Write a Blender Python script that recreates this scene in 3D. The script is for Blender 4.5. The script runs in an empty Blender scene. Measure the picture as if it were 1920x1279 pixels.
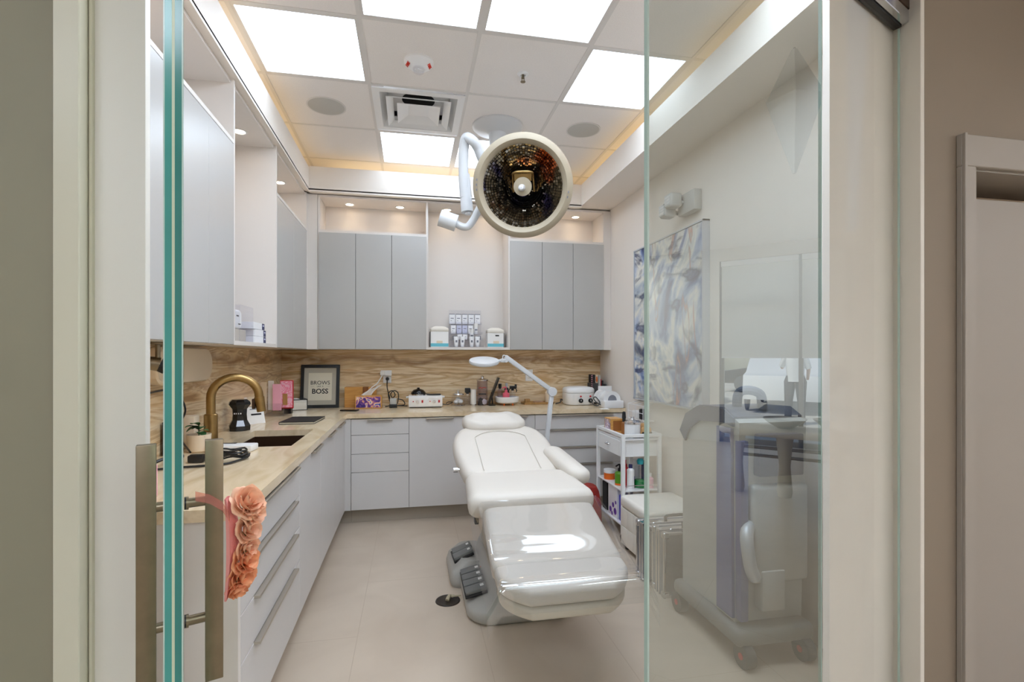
import bpy, bmesh, math, random
from mathutils import Vector, Matrix
R = math.radians
random.seed(7)
scn = bpy.context.scene
COL = scn.collection

# ------------------------------------------------------------------ materials
def lin(c):
    f = lambda v: v / 12.92 if v <= .04045 else ((v + .055) / 1.055) ** 2.4
    return tuple(f(v / 255) for v in c)

def mat(name, rgb, rough=.5, metal=0., spec=.5, noise=0., nscale=8., bump=0., bscale=200., trans=0., coat=0., sheen=0.):
    m = bpy.data.materials.new(name); m.use_nodes = True
    nt = m.node_tree; b = nt.nodes['Principled BSDF']
    c = lin(rgb)
    b.inputs['Base Color'].default_value = (*c, 1)
    b.inputs['Roughness'].default_value = rough
    b.inputs['Metallic'].default_value = metal
    b.inputs['Specular IOR Level'].default_value = spec
    b.inputs['Transmission Weight'].default_value = trans
    b.inputs['Coat Weight'].default_value = coat
    tc = nt.nodes.new('ShaderNodeTexCoord')
    if noise:
        n = nt.nodes.new('ShaderNodeTexNoise'); n.inputs['Scale'].default_value = nscale; n.inputs['Detail'].default_value = 3
        nt.links.new(tc.outputs['Object'], n.inputs['Vector'])
        r = nt.nodes.new('ShaderNodeValToRGB')
        r.color_ramp.elements[0].position = .3; r.color_ramp.elements[1].position = .7
        r.color_ramp.elements[0].color = (*[v * (1 - noise) for v in c], 1)
        r.color_ramp.elements[1].color = (*[min(1, v * (1 + noise)) for v in c], 1)
        nt.links.new(n.outputs['Fac'], r.inputs['Fac']); nt.links.new(r.outputs['Color'], b.inputs['Base Color'])
    if bump:
        n = nt.nodes.new('ShaderNodeTexNoise'); n.inputs['Scale'].default_value = bscale
        nt.links.new(tc.outputs['Object'], n.inputs['Vector'])
        bp = nt.nodes.new('ShaderNodeBump'); bp.inputs['Strength'].default_value = bump; bp.inputs['Distance'].default_value = .002
        nt.links.new(n.outputs['Fac'], bp.inputs['Height']); nt.links.new(bp.outputs['Normal'], b.inputs['Normal'])
    return m

def emis(name, rgb, s):
    m = bpy.data.materials.new(name); m.use_nodes = True
    nt = m.node_tree; nt.nodes.remove(nt.nodes['Principled BSDF'])
    e = nt.nodes.new('ShaderNodeEmission'); e.inputs['Color'].default_value = (*lin(rgb), 1); e.inputs['Strength'].default_value = s
    nt.links.new(e.outputs[0], nt.nodes['Material Output'].inputs[0])
    return m

def clear(name, tint=(240, 246, 243), refl=.1, rough=.02, gtint=(255, 255, 255), bump=0., bscale=6.):
    """thin clear sheet: see-through tint mixed with a mirror-like reflection"""
    m = bpy.data.materials.new(name); m.use_nodes = True
    nt = m.node_tree; nt.nodes.remove(nt.nodes['Principled BSDF'])
    t = nt.nodes.new('ShaderNodeBsdfTransparent'); t.inputs[0].default_value = (*lin(tint), 1)
    g = nt.nodes.new('ShaderNodeBsdfGlossy'); g.inputs['Roughness'].default_value = rough; g.inputs['Color'].default_value = (*lin(gtint), 1)
    mx = nt.nodes.new('ShaderNodeMixShader'); mx.inputs[0].default_value = refl
    nt.links.new(t.outputs[0], mx.inputs[1]); nt.links.new(g.outputs[0], mx.inputs[2])
    if bump:
        tc = nt.nodes.new('ShaderNodeTexCoord'); n = nt.nodes.new('ShaderNodeTexNoise'); n.inputs['Scale'].default_value = bscale
        bp = nt.nodes.new('ShaderNodeBump'); bp.inputs['Strength'].default_value = bump; bp.inputs['Distance'].default_value = .02
        nt.links.new(tc.outputs['Object'], n.inputs['Vector']); nt.links.new(n.outputs['Fac'], bp.inputs['Height']); nt.links.new(bp.outputs['Normal'], g.inputs['Normal'])
    nt.links.new(mx.outputs[0], nt.nodes['Material Output'].inputs[0])
    return m

def ramp_mat(name, cols, scale, nscale=1., detail=5., dist=1.2, rough=.35, rot=(0, 0, 0), fine=0.):
    """banded stone / painted canvas: stretched, distorted noise through a colour ramp"""
    m = bpy.data.materials.new(name); m.use_nodes = True
    nt = m.node_tree; b = nt.nodes['Principled BSDF']; b.inputs['Roughness'].default_value = rough
    tc = nt.nodes.new('ShaderNodeTexCoord'); mp = nt.nodes.new('ShaderNodeMapping')
    mp.inputs['Scale'].default_value = scale; mp.inputs['Rotation'].default_value = rot
    n = nt.nodes.new('ShaderNodeTexNoise'); n.inputs['Scale'].default_value = nscale; n.inputs['Detail'].default_value = detail; n.inputs['Distortion'].default_value = dist
    r = nt.nodes.new('ShaderNodeValToRGB')
    el = r.color_ramp.elements
    while len(el) < len(cols): el.new(.5)
    for e, (p, c) in zip(el, cols): e.position = p; e.color = (*lin(c), 1)
    nt.links.new(tc.outputs['Object'], mp.inputs[0]); nt.links.new(mp.outputs[0], n.inputs['Vector'])
    nt.links.new(n.outputs['Fac'], r.inputs['Fac']); nt.links.new(r.outputs['Color'], b.inputs['Base Color'])
    return m

M = {}
M['wall'] = mat('warm white paint', (236, 228, 219), .6, noise=.015, nscale=2)
M['hall_paint'] = mat('beige hall paint', (142, 128, 112), .6, noise=.02, nscale=2)
M['olive_paint'] = mat('greige paint', (146, 140, 120), .6, noise=.03, nscale=3)
M['lobby_paint'] = mat('pale lobby paint', (222, 216, 206), .6, noise=.02, nscale=2)
M['cream_trim'] = mat('cream satin trim', (214, 208, 188), .4)
M['white_trim'] = mat('white satin trim', (226, 220, 210), .4)
M['shaded_trim'] = mat('white satin trim darkened for shade', (166, 158, 148), .45)  # white trim with the hall's shade put into its colour
M['tile_ceiling'] = mat('ceiling tile', (240, 235, 231), .85, noise=.03, nscale=160, bump=.25, bscale=260)
M['grid'] = mat('ceiling grid metal', (222, 218, 214), .5)
M['lam_white'] = mat('white laminate', (210, 207, 205), .38, noise=.01, nscale=4)
M['lam_grey'] = mat('pale blue grey satin laminate', (186, 184, 180), .27, noise=.01, nscale=3)
M['lam_side'] = mat('white cabinet panel', (226, 220, 214), .4)
M['kick'] = mat('taupe kick board', (168, 158, 144), .5)
M['gap'] = mat('dark reveal', (70, 66, 62), .8)
M['chrome'] = mat('chrome', (225, 225, 228), .12, 1.)
M['nickel'] = mat('brushed nickel', (138, 125, 104), .34, 1., noise=.06, nscale=30)
M['pull'] = mat('brushed pull metal', (196, 188, 176), .38, .9)
M['brass'] = mat('brushed brass', (166, 136, 88), .3, 1., noise=.05, nscale=40)
M['bronze'] = mat('dark bronze sink', (66, 44, 30), .35, .4)
M['black'] = mat('black plastic', (22, 22, 24), .35)
M['blackgloss'] = mat('black gloss plastic', (14, 14, 15), .12)
M['blackmatte'] = mat('black matte', (30, 29, 30), .7)
M['darkgrey'] = mat('dark grey rubber', (66, 67, 68), .6)
M['pedal'] = mat('grey foot pedal', (118, 118, 116), .45)
M['white'] = mat('white plastic', (236, 236, 236), .35)
M['lampwhite'] = mat('white enamel', (212, 214, 216), .3)
M['ringcream'] = mat('cream lamp rim', (168, 156, 134), .45)
M['chair'] = mat('white vinyl', (213, 206, 196), .42, noise=.012, nscale=6, bump=.06, bscale=60)
M['chairbase'] = mat('light grey moulded base', (172, 169, 162), .42)
M['beige_shell'] = mat('beige shell', (205, 196, 180), .45)
M['otto'] = mat('cream leatherette', (232, 226, 216), .45)
M['alu'] = mat('aluminium sheet', (150, 154, 162), .3, .9, noise=.04, nscale=60)
M['steelblue'] = mat('pale steel panel', (196, 200, 206), .4, .3)
M['paper'] = mat('white paper', (240, 238, 234), .7)
M['cardboard'] = mat('white carton', (240, 240, 242), .5)
M['navy'] = mat('navy carton end', (30, 32, 84), .5)
M['greyprint'] = mat('grey print', (128, 130, 140), .6)
M['lilac'] = mat('lilac carton', (200, 202, 224), .5)
M['aqua'] = mat('aqua band', (104, 186, 200), .5)
M['pink'] = mat('pink plastic', (238, 110, 130), .4)
M['palepink'] = mat('pale pink card', (244, 178, 196), .5)
M['red'] = mat('red plastic', (190, 30, 40), .4)
M['orange'] = mat('orange label', (236, 112, 34), .4)
M['green'] = mat('green gel', (90, 150, 40), .2)
M['emerald'] = mat('emerald gel', (20, 130, 60), .2)
M['teal'] = mat('teal cap', (30, 160, 170), .4)
M['blue'] = mat('royal blue carton', (50, 50, 200), .4)
M['purple'] = mat('purple label', (110, 70, 170), .4)
M['wood'] = ramp_mat('bamboo', [(.3, (196, 138, 66)), (.7, (222, 168, 92))], (2, 2, 30), 2., rough=.4)
M['woodtray'] = ramp_mat('honey wood', [(.3, (164, 120, 66)), (.7, (196, 152, 92))], (20, 3, 3), 2., rough=.45)
M['darkwood'] = mat('dark wood recess', (150, 92, 40), .5)
M['leaf'] = mat('green leaf', (66, 104, 60), .4, noise=.2, nscale=60)
M['petal'] = mat('peach petal', (255, 200, 168), .6, noise=.12, nscale=40)
M['petal2'] = mat('coral petal', (254, 178, 134), .6, noise=.12, nscale=40)
M['ribbon'] = mat('pink felt band', (244, 156, 150), .8, bump=.3, bscale=300)
M['gauze'] = clear('sheer pink ribbon', (250, 226, 220), .25, .6, (250, 190, 180))
M['ceramic'] = mat('cream ceramic', (226, 208, 182), .5)
M['bluemachine'] = mat('slate blue plastic', (92, 104, 150), .4)
M['darkslate'] = mat('dark slate top', (74, 80, 100), .4)
M['machinegrey'] = mat('grey machine shell', (186, 186, 182), .4)
M['glassedge'] = mat('teal glass edge', (62, 140, 132), .15, noise=.12, nscale=5)
M['glassedge2'] = mat('deep teal glass edge', (48, 120, 112), .15, noise=.12, nscale=5)
M['interlayer'] = mat('pale interlayer', (186, 196, 168), .3)
M['palepane'] = mat('pale green glass edge', (176, 196, 186), .2)
M['pane'] = clear('door glass', (232, 243, 238), .06)
M['panelpane'] = clear('reflective glass panel', (236, 243, 240), .5, .0, (212, 218, 215))
M['frostpane'] = clear('hazy glass panel', (250, 252, 251), .10, .06, (226, 232, 229))
M['acrylic'] = clear('clear acrylic', (250, 250, 252), .05)
M['acrylic_l'] = clear('lilac tinted acrylic', (232, 226, 234), .07)
M['film'] = clear('plastic film', (246, 246, 246), .16, .05, bump=.12, bscale=4.)
M['lensglass'] = clear('lamp lens', (225, 225, 225), .05)
M['panel_light'] = emis('ceiling panel light', (223, 238, 255), 4.5)
M['front_fill'] = emis('added front fill panel', (226, 238, 255), 13.0)  # for the panels added out of view over the opening
M['hall_fill'] = emis('added hall fill panel', (226, 238, 255), 14.5)
M['lobby_fill'] = emis('added lobby fill panel', (236, 244, 255), 18.0)  # this and the hall one: for unseen panels added as fill
M['down'] = emis('downlight glow', (255, 226, 190), 14.)
M['cove'] = emis('cove strip', (255, 224, 158), 2.6)
M['mag'] = mat('lamp lens cover', (240, 232, 234), .4)
M['splash'] = ramp_mat('banded onyx', [(.27, (164, 124, 78)), (.36, (212, 176, 128)), (.44, (232, 208, 168)), (.50, (200, 166, 120)), (.56, (238, 218, 184)), (.64, (206, 170, 122)), (.72, (232, 210, 172))],
                       (.45, .45, 4.6), 1.5, 7., 2.2, .3)
def seam(m, zc, amp, wid, col):
    nt = m.node_tree; b = nt.nodes['Principled BSDF']; src = b.inputs['Base Color'].links[0].from_socket
    tc = nt.nodes.new('ShaderNodeTexCoord'); sp = nt.nodes.new('ShaderNodeSeparateXYZ'); n = nt.nodes.new('ShaderNodeTexNoise'); n.inputs['Scale'].default_value = 1.9; n.inputs['Detail'].default_value = 4; n.inputs['Distortion'].default_value = 1.
    mp = nt.nodes.new('ShaderNodeMapping'); mp.inputs['Scale'].default_value = (1, 1, .6)
    nt.links.new(tc.outputs['Object'], sp.inputs[0]); nt.links.new(tc.outputs['Object'], mp.inputs[0]); nt.links.new(mp.outputs[0], n.inputs['Vector'])
    def mth(op, a, c):
        k = nt.nodes.new('ShaderNodeMath'); k.operation = op
        for i_, v in enumerate((a, c)):
            if isinstance(v, (int, float)): k.inputs[i_].default_value = v
            elif v is not None: nt.links.new(v, k.inputs[i_])
        return k.outputs[0]
    off = mth('MULTIPLY', mth('SUBTRACT', n.outputs['Fac'], .5), amp)
    dist = mth('ABSOLUTE', mth('SUBTRACT', mth('ADD', sp.outputs['Z'], off), zc), None)
    r_ = nt.nodes.new('ShaderNodeValToRGB'); r_.color_ramp.elements[0].position = 0; r_.color_ramp.elements[0].color = (.6, .6, .6, 1); r_.color_ramp.elements[1].position = wid; r_.color_ramp.elements[1].color = (0, 0, 0, 1)
    nt.links.new(dist, r_.inputs['Fac'])
    mx = nt.nodes.new('ShaderNodeMix'); mx.data_type = 'RGBA'; mx.inputs['B'].default_value = (*lin(col), 1)
    nt.links.new(r_.outputs['Color'], mx.inputs['Factor']); nt.links.new(src, mx.inputs['A']); nt.links.new(mx.outputs['Result'], b.inputs['Base Color'])
seam(M['splash'], 1.35, .22, .045, (128, 82, 42)); seam(M['splash'], 1.21, .16, .016, (164, 120, 74)); seam(M['splash'], 1.07, .2, .02, (246, 230, 200))
M['counter'] = ramp_mat('travertine top', [(.3, (208, 184, 146)), (.5, (232, 212, 180)), (.7, (222, 200, 164))], (7, 1.4, 7), 1.2, 6., .8, .16)
M['hole'] = mat('black opening', (8, 8, 8), .9)
M['screen'] = mat('beige speaker cloth', (196, 194, 188), .9, bump=.4, bscale=900)
M['redprint'] = mat('red lettering', (214, 60, 40), .5)
M['ink'] = mat('black ink', (26, 24, 24), .7)
M['mat_board'] = mat('grey mat board', (184, 178, 162), .8)
M['poster'] = mat('ivory poster', (226, 220, 200), .8)

# floor: big cream porcelain tiles
def floor_mat():
    m = bpy.data.materials.new('cream porcelain tile'); m.use_nodes = True
    nt = m.node_tree; b = nt.nodes['Principled BSDF']; b.inputs['Roughness'].default_value = .3
    tc = nt.nodes.new('ShaderNodeTexCoord')
    mp = nt.nodes.new('ShaderNodeMapping'); mp.inputs['Location'].default_value = (.262 + 0.0, -2.58 + 2.43, 0)
    mp.inputs['Rotation'].default_value = (0, 0, R(90))
    mp2 = nt.nodes.new('ShaderNodeMapping'); mp2.inputs['Location'].default_value = (-2.58, .262, 0)
    br = nt.nodes.new('ShaderNodeTexBrick'); br.offset = .5; br.offset_frequency = 2
    br.inputs['Scale'].default_value = 1.; br.inputs['Mortar Size'].default_value = .0022; br.inputs['Mortar Smooth'].default_value = .1
    br.inputs['Brick Width'].default_value = 1.215; br.inputs['Row Height'].default_value = .6075
    sep = nt.nodes.new('ShaderNodeSeparateXYZ'); com = nt.nodes.new('ShaderNodeCombineXYZ')
    nt.links.new(tc.outputs['Object'], sep.inputs[0]); nt.links.new(sep.outputs['Y'], com.inputs['X']); nt.links.new(sep.outputs['X'], com.inputs['Y'])
    nt.links.new(com.outputs[0], mp2.inputs[0]); nt.links.new(mp2.outputs[0], br.inputs['Vector'])
    n = nt.nodes.new('ShaderNodeTexNoise'); n.inputs['Scale'].default_value = 2.2; n.inputs['Detail'].default_value = 6; n.inputs['Distortion'].default_value = .8
    nt.links.new(tc.outputs['Object'], n.inputs['Vector'])
    r = nt.nodes.new('ShaderNodeValToRGB'); r.color_ramp.elements[0].position = .3; r.color_ramp.elements[1].position = .72
    r.color_ramp.elements[0].color = (*lin((190, 173, 154)), 1); r.color_ramp.elements[1].color = (*lin((204, 188, 169)), 1)
    nt.links.new(n.outputs['Fac'], r.inputs['Fac'])
    nt.links.new(r.outputs['Color'], br.inputs['Color1']); nt.links.new(r.outputs['Color'], br.inputs['Color2'])
    br.inputs['Mortar'].default_value = (*lin((186, 168, 148)), 1)
    nt.links.new(br.outputs['Color'], b.inputs['Base Color'])
    return m
M['floor'] = floor_mat()

def reflector_mat():
    m = bpy.data.materials.new('dichroic reflector'); m.use_nodes = True
    nt = m.node_tree; b = nt.nodes['Principled BSDF']; b.inputs['Metallic'].default_value = 1.; b.inputs['Roughness'].default_value = .08
    tc = nt.nodes.new('ShaderNodeTexCoord'); n = nt.nodes.new('ShaderNodeTexNoise'); n.inputs['Scale'].default_value = 5.; n.inputs['Detail'].default_value = 1
    r = nt.nodes.new('ShaderNodeValToRGB'); el = r.color_ramp.elements
    el[0].position = .32; el[0].color = (*lin((70, 64, 120)), 1); el[1].position = .68; el[1].color = (*lin((190, 100, 60)), 1)
    for p, c in ((.40, (168, 160, 146)), (.60, (176, 164, 146))):
        e = el.new(p); e.color = (*lin(c), 1)
    nt.links.new(tc.outputs['Object'], n.inputs['Vector']); nt.links.new(n.outputs['Fac'], r.inputs['Fac']); nt.links.new(r.outputs['Color'], b.inputs['Base Color'])
    return m
M['reflector'] = reflector_mat()

# ------------------------------------------------------------------ mesh builder
class B:
    def __init__(s): s.v = []; s.f = []; s.mi = []; s.cur = 0
    def m(s, i): s.cur = i; return s
    def add(s, vs, fs, T=None):
        o = len(s.v)
        for p in vs: s.v.append(tuple(T @ Vector(p)) if T is not None else tuple(p))
        for f in fs: s.f.append([o + i for i in f]); s.mi.append(s.cur)
        return s
    def bm(s, bm, T=None):
        bm.verts.index_update()
        s.add([v.co.copy() for v in bm.verts], [[v.index for v in f.verts] for f in bm.faces], T); bm.free(); return s
    def box(s, a, b, bev=0., seg=2, T=None):
        x0, x1 = sorted((a[0], b[0])); y0, y1 = sorted((a[1], b[1])); z0, z1 = sorted((a[2], b[2]))
        vs = [(x0, y0, z0), (x1, y0, z0), (x1, y1, z0), (x0, y1, z0), (x0, y0, z1), (x1, y0, z1), (x1, y1, z1), (x0, y1, z1)]
        fs = [(0, 3, 2, 1), (4, 5, 6, 7), (0, 1, 5, 4), (1, 2, 6, 5), (2, 3, 7, 6), (3, 0, 4, 7)]
        if not bev: return s.add(vs, fs, T)
        bm = bmesh.new(); bv = [bm.verts.new(p) for p in vs]
        for f in fs: bm.faces.new([bv[i] for i in f])
        bmesh.ops.bevel(bm, geom=bm.edges[:], offset=bev, segments=seg, profile=.5, affect='EDGES', clamp_overlap=True)
        return s.bm(bm, T)
    def cyl(s, p0, p1, r0, r1=None, n=24, cap=True):
        r1 = r0 if r1 is None else r1
        p0 = Vector(p0); p1 = Vector(p1); d = (p1 - p0).normalized()
        a = d.orthogonal().normalized(); b = d.cross(a)
        vs = []; fs = []
        for p, r in ((p0, r0), (p1, r1)):
            for i in range(n):
                t = 2 * math.pi * i / n; vs.append(p + (a * math.cos(t) + b * math.sin(t)) * r)
        for i in range(n): j = (i + 1) % n; fs.append((i, j, n + j, n + i))
        if cap: fs.append(tuple(range(n - 1, -1, -1))); fs.append(tuple(range(n, 2 * n)))
        return s.add(vs, fs)
    def lathe(s, prof, c=(0, 0, 0), n=32, T=None, sx=1., sy=1., cap=True):
        cap = cap and prof[0] != prof[-1]
        vs = []; fs = []
        for r, z in prof:
            for i in range(n):
                t = 2 * math.pi * i / n; vs.append((c[0] + r * sx * math.cos(t), c[1] + r * sy * math.sin(t), c[2] + z))
        for k in range(len(prof) - 1):
            for i in range(n):
                j = (i + 1) % n; fs.append((k * n + i, k * n + j, (k + 1) * n + j, (k + 1) * n + i))
        if cap and prof[0][0] > 1e-4: fs.append(tuple(range(n - 1, -1, -1)))
        if cap and prof[-1][0] > 1e-4: fs.append(tuple(range((len(prof) - 1) * n, len(prof) * n)))
        return s.add(vs, fs, T)
    def tube(s, path, r, n=10, sub=0):
        P = [Vector(p) for p in path]
        if sub: P = spline(P, sub)
        rs = r if isinstance(r, (list, tuple)) else [r] * len(P)
        if len(rs) != len(P): rs = [rs[min(len(rs) - 1, int(i * len(rs) / len(P)))] for i in range(len(P))]
        vs = []; fs = []; a = None
        for i, p in enumerate(P):
            d = (P[min(i + 1, len(P) - 1)] - P[max(i - 1, 0)]).normalized()
            a = d.orthogonal().normalized() if a is None else (a - d * a.dot(d)).normalized()
            b = d.cross(a)
            for k in range(n):
                t = 2 * math.pi * k / n; vs.append(p + (a * math.cos(t) + b * math.sin(t)) * rs[i])
        for i in range(len(P) - 1):
            for k in range(n):
                j = (k + 1) % n; fs.append((i * n + k, i * n + j, (i + 1) * n + j, (i + 1) * n + k))
        fs.append(tuple(range(n - 1, -1, -1))); fs.append(tuple(range((len(P) - 1) * n, len(P) * n)))
        return s.add(vs, fs)
    def rings(s, rings, capA=True, capB=True, T=None):
        n = len(rings[0]); vs = [p for r in rings for p in r]; fs = []
        for k in range(len(rings) - 1):
            for i in range(n):
                j = (i + 1) % n; fs.append((k * n + i, k * n + j, (k + 1) * n + j, (k + 1) * n + i))
        if capA: fs.append(tuple(range(n - 1, -1, -1)))
        if capB: fs.append(tuple(range((len(rings) - 1) * n, len(rings) * n)))
        return s.add(vs, fs, T)
    def pillow(s, outline, t, rd=.03, crown=.0, T=None, flat_bottom=False):
        """solid slab from a flat outline (x, y), thickness t, rounded rims; T places it"""
        cx = sum(p[0] for p in outline) / len(outline); cy = sum(p[1] for p in outline) / len(outline)
        hw = max(abs(p[0] - cx) for p in outline); hl = max(abs(p[1] - cy) for p in outline)
        def ring(ins, z):
            kx = 1 - ins / hw; ky = 1 - ins / hl
            return [(cx + (x - cx) * kx, cy + (y - cy) * ky, z) for x, y in outline]
        R_ = []
        if flat_bottom: R_.append(ring(0, 0))
        else:
            for a in (90, 60, 30, 0): R_.append(ring(rd * (1 - math.cos(R(a))), rd * (1 - math.sin(R(a)))))
        for a in (0, 22, 45, 67, 90): R_.append(ring(rd * (1 - math.cos(R(a))), t - rd + rd * math.sin(R(a))))
        m = min(hw, hl)
        for k in (.25, .5, .75, .95): R_.append(ring(rd + (m - rd) * k, t + crown * (1 - (1 - k) ** 2)))
        return s.rings(R_, T=T)
    def obj(s, name, mats, parent=None, sharp=35, smooth=True):
        o3 = Vector((0, 0, 0))
        if parent is not None:
            p = parent
            while p is not None: o3 += p.location; p = p.parent
        me = bpy.data.meshes.new(name)
        me.from_pydata([tuple(Vector(v) - o3) for v in s.v], [], s.f)
        ms = mats if isinstance(mats, (list, tuple)) else [mats]
        for k in ms: me.materials.append(M[k] if isinstance(k, str) else k)
        me.polygons.foreach_set('material_index', [min(i, len(ms) - 1) for i in s.mi])
        bm = bmesh.new(); bm.from_mesh(me); bmesh.ops.recalc_face_normals(bm, faces=bm.faces[:]); bm.to_mesh(me); bm.free()
        if smooth:
            me.polygons.foreach_set('use_smooth', [True] * len(me.polygons)); me.set_sharp_from_angle(angle=R(sharp))
        o = bpy.data.objects.new(name, me); COL.objects.link(o)
        if parent is not None: o.parent = parent
        return o

def spline(P, sub):
    out = []
    for i in range(len(P) - 1):
        p0 = P[max(i - 1, 0)]; p1 = P[i]; p2 = P[i + 1]; p3 = P[min(i + 2, len(P) - 1)]
        for k in range(sub):
            t = k / sub
            out.append(.5 * ((2 * p1) + (p2 - p0) * t + (2 * p0 - 5 * p1 + 4 * p2 - p3) * t * t + (3 * p1 - p0 - 3 * p2 + p3) * t ** 3))
    out.append(P[-1]); return out

def rrect(x0, x1, y0, y1, r, n=5):
    out = []
    for cx, cy, a0 in ((x1 - r, y1 - r, 0), (x0 + r, y1 - r, 90), (x0 + r, y0 + r, 180), (x1 - r, y0 + r, 270)):
        for k in range(n + 1):
            a = R(a0 + 90 * k / n); out.append((cx + r * math.cos(a), cy + r * math.sin(a)))
    return out

def text(b, s, size, T, ext=.0006, bold=0.):
    cu = bpy.data.curves.new('lettering', 'FONT'); cu.body = s; cu.size = size; cu.align_x = 'CENTER'; cu.align_y = 'CENTER'; cu.extrude = ext; cu.resolution_u = 3; cu.offset = bold
    o = bpy.data.objects.new('lettering', cu); COL.objects.link(o)
    dg = bpy.context.evaluated_depsgraph_get(); dg.update(); me = o.evaluated_get(dg).to_mesh()
    b.add([v.co.copy() for v in me.vertices], [list(p.vertices) for p in me.polygons], T)
    o.evaluated_get(dg).to_mesh_clear(); bpy.data.objects.remove(o); bpy.data.curves.remove(cu)

def tag(o, label, cat, group=None):
    o['label'] = label; o['category'] = cat
    if group: o['group'] = group
    return o
def thing(name, loc, label, cat, group=None):
    o = bpy.data.objects.new(name, None); o.location = loc; o.empty_display_size = .05; COL.objects.link(o)
    return tag(o, label, cat, group)
def struct(o): o['kind'] = 'structure'; return o
def dup(root, loc, label):
    r = root.copy(); COL.objects.link(r); r.location = loc; r['label'] = label
    for ch in list(root.children):
        c = ch.copy(); COL.objects.link(c); c.parent = r
        for g in list(ch.children):
            d = g.copy(); COL.objects.link(d); d.parent = c
    return r
def box1(name, a, b, m, parent=None, bev=0.): return B().box(a, b, bev).obj(name, m, parent)
def frameT(origin, xa, ya, za=None):
    xa = Vector(xa).normalized(); ya = Vector(ya).normalized(); za = xa.cross(ya) if za is None else Vector(za).normalized()
    m = Matrix.Identity(4)
    for i in range(3): m[i][0] = xa[i]; m[i][1] = ya[i]; m[i][2] = za[i]; m[i][3] = origin[i]
    return m
FRONT = lambda x, y, z: frameT((x, y, z), (1, 0, 0), (0, 0, 1))          # faces -Y

# ------------------------------------------------------------------ camera
cam = bpy.data.cameras.new('camera'); co = bpy.data.objects.new('camera', cam); COL.objects.link(co)
cam.sensor_width = 36; cam.lens = 945 / 1920 * 36; cam.shift_y = 27.5 / 1920; cam.clip_start = .05
co.location = (0, 0, 1.383); co.rotation_euler = (R(90), 0, -math.atan(188 / 945))
scn.camera = co

# ------------------------------------------------------------------ room shell
XW, XR, YB, ZC = -1.18, 1.90, 4.93, 3.10
struct(box1('floor', (-3, -3.5, -.05), (8, 5.1, 0), 'floor'))
struct(box1('wall_back', (XW - .1, YB, 0), (XR + .1, YB + .1, 3.3), 'wall'))
struct(box1('wall_left', (XW - .1, 1.476, 0), (XW, YB, 3.3), 'wall'))
struct(box1('wall_right', (XR, 1.72, 0), (XR + .1, YB, 3.3), 'wall'))

# ceiling tiles with grid (treatment room)
gx = [-1.18, -.88, -.262, .356, .974, 1.592, 1.90]
gy = [1.46, 1.98, 2.655, 3.292, 3.962, 4.62, 4.86]
lights = {(1, 2), (2, 1), (3, 1), (4, 2), (2, 4), (3, 4), (2, 0), (3, 0), (4, 0)}
b = B()
for i in range(6):
    for j in range(6):
        if (i, j) in lights or (i, j) == (2, 3): continue
        b.box((gx[i], gy[j], ZC), (gx[i + 1], gy[j + 1], ZC + .02))
b.m(1)
for x in gx[1:-1]: b.box((x - .011, gy[0], ZC - .003), (x + .011, gy[-1], ZC + .004))
for y in gy[1:-1]: b.box((gx[0], y - .0105, ZC - .0024), (gx[-1], y + .0105, ZC + .0034))
b.m(0); b.box((gx[0], gy[0], ZC + .13), (gx[-1], gy[-1], ZC + .15))
struct(b.obj('ceiling', ['tile_ceiling', 'grid']))

names = {(1, 2): 'square ceiling light panel near the left soffit, above the wall cabinets',
         (2, 1): 'square ceiling light panel cut by the top edge, left of the grid bar',
         (3, 1): 'square ceiling light panel cut by the top edge, right of the grid bar',
         (4, 2): 'square ceiling light panel on the right, partly behind the glass edge',
         (2, 4): 'square ceiling light panel directly behind the square air vent',
         (3, 4): 'square ceiling light panel mostly hidden behind the surgical lamp',
         (2, 0): 'added ceiling fill panel above the frame, over the door opening, left one', (3, 0): 'added ceiling fill panel above the frame, over the door opening, middle one',
         (4, 0): 'added ceiling fill panel above the frame, over the fixed glass, right one'}
for (i, j), lab in names.items():
    x0, x1, y0, y1 = gx[i] + .011, gx[i + 1] - .011, gy[j] + .011, gy[j + 1] - .011
    t = thing('ceiling_light', ((x0 + x1) / 2, (y0 + y1) / 2, ZC), lab, 'ceiling light', 'ceiling light panels')
    f = B(); w = .014
    f.box((x0, y0, ZC - .002), (x1, y0 + w, ZC + .02)); f.box((x0, y1 - w, ZC - .002), (x1, y1, ZC + .02))
    f.box((x0, y0 + w, ZC - .002), (x0 + w, y1 - w, ZC + .02)); f.box((x1 - w, y0 + w, ZC - .002), (x1, y1 - w, ZC + .02))
    f.obj('frame', 'grid', t)
    box1('diffuser', (x0 + w, y0 + w, ZC + .004), (x1 - w, y1 - w, ZC + .012), 'panel_light' if j else 'front_fill', t)  # front row is unseen, added as brighter fill for the room

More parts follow.
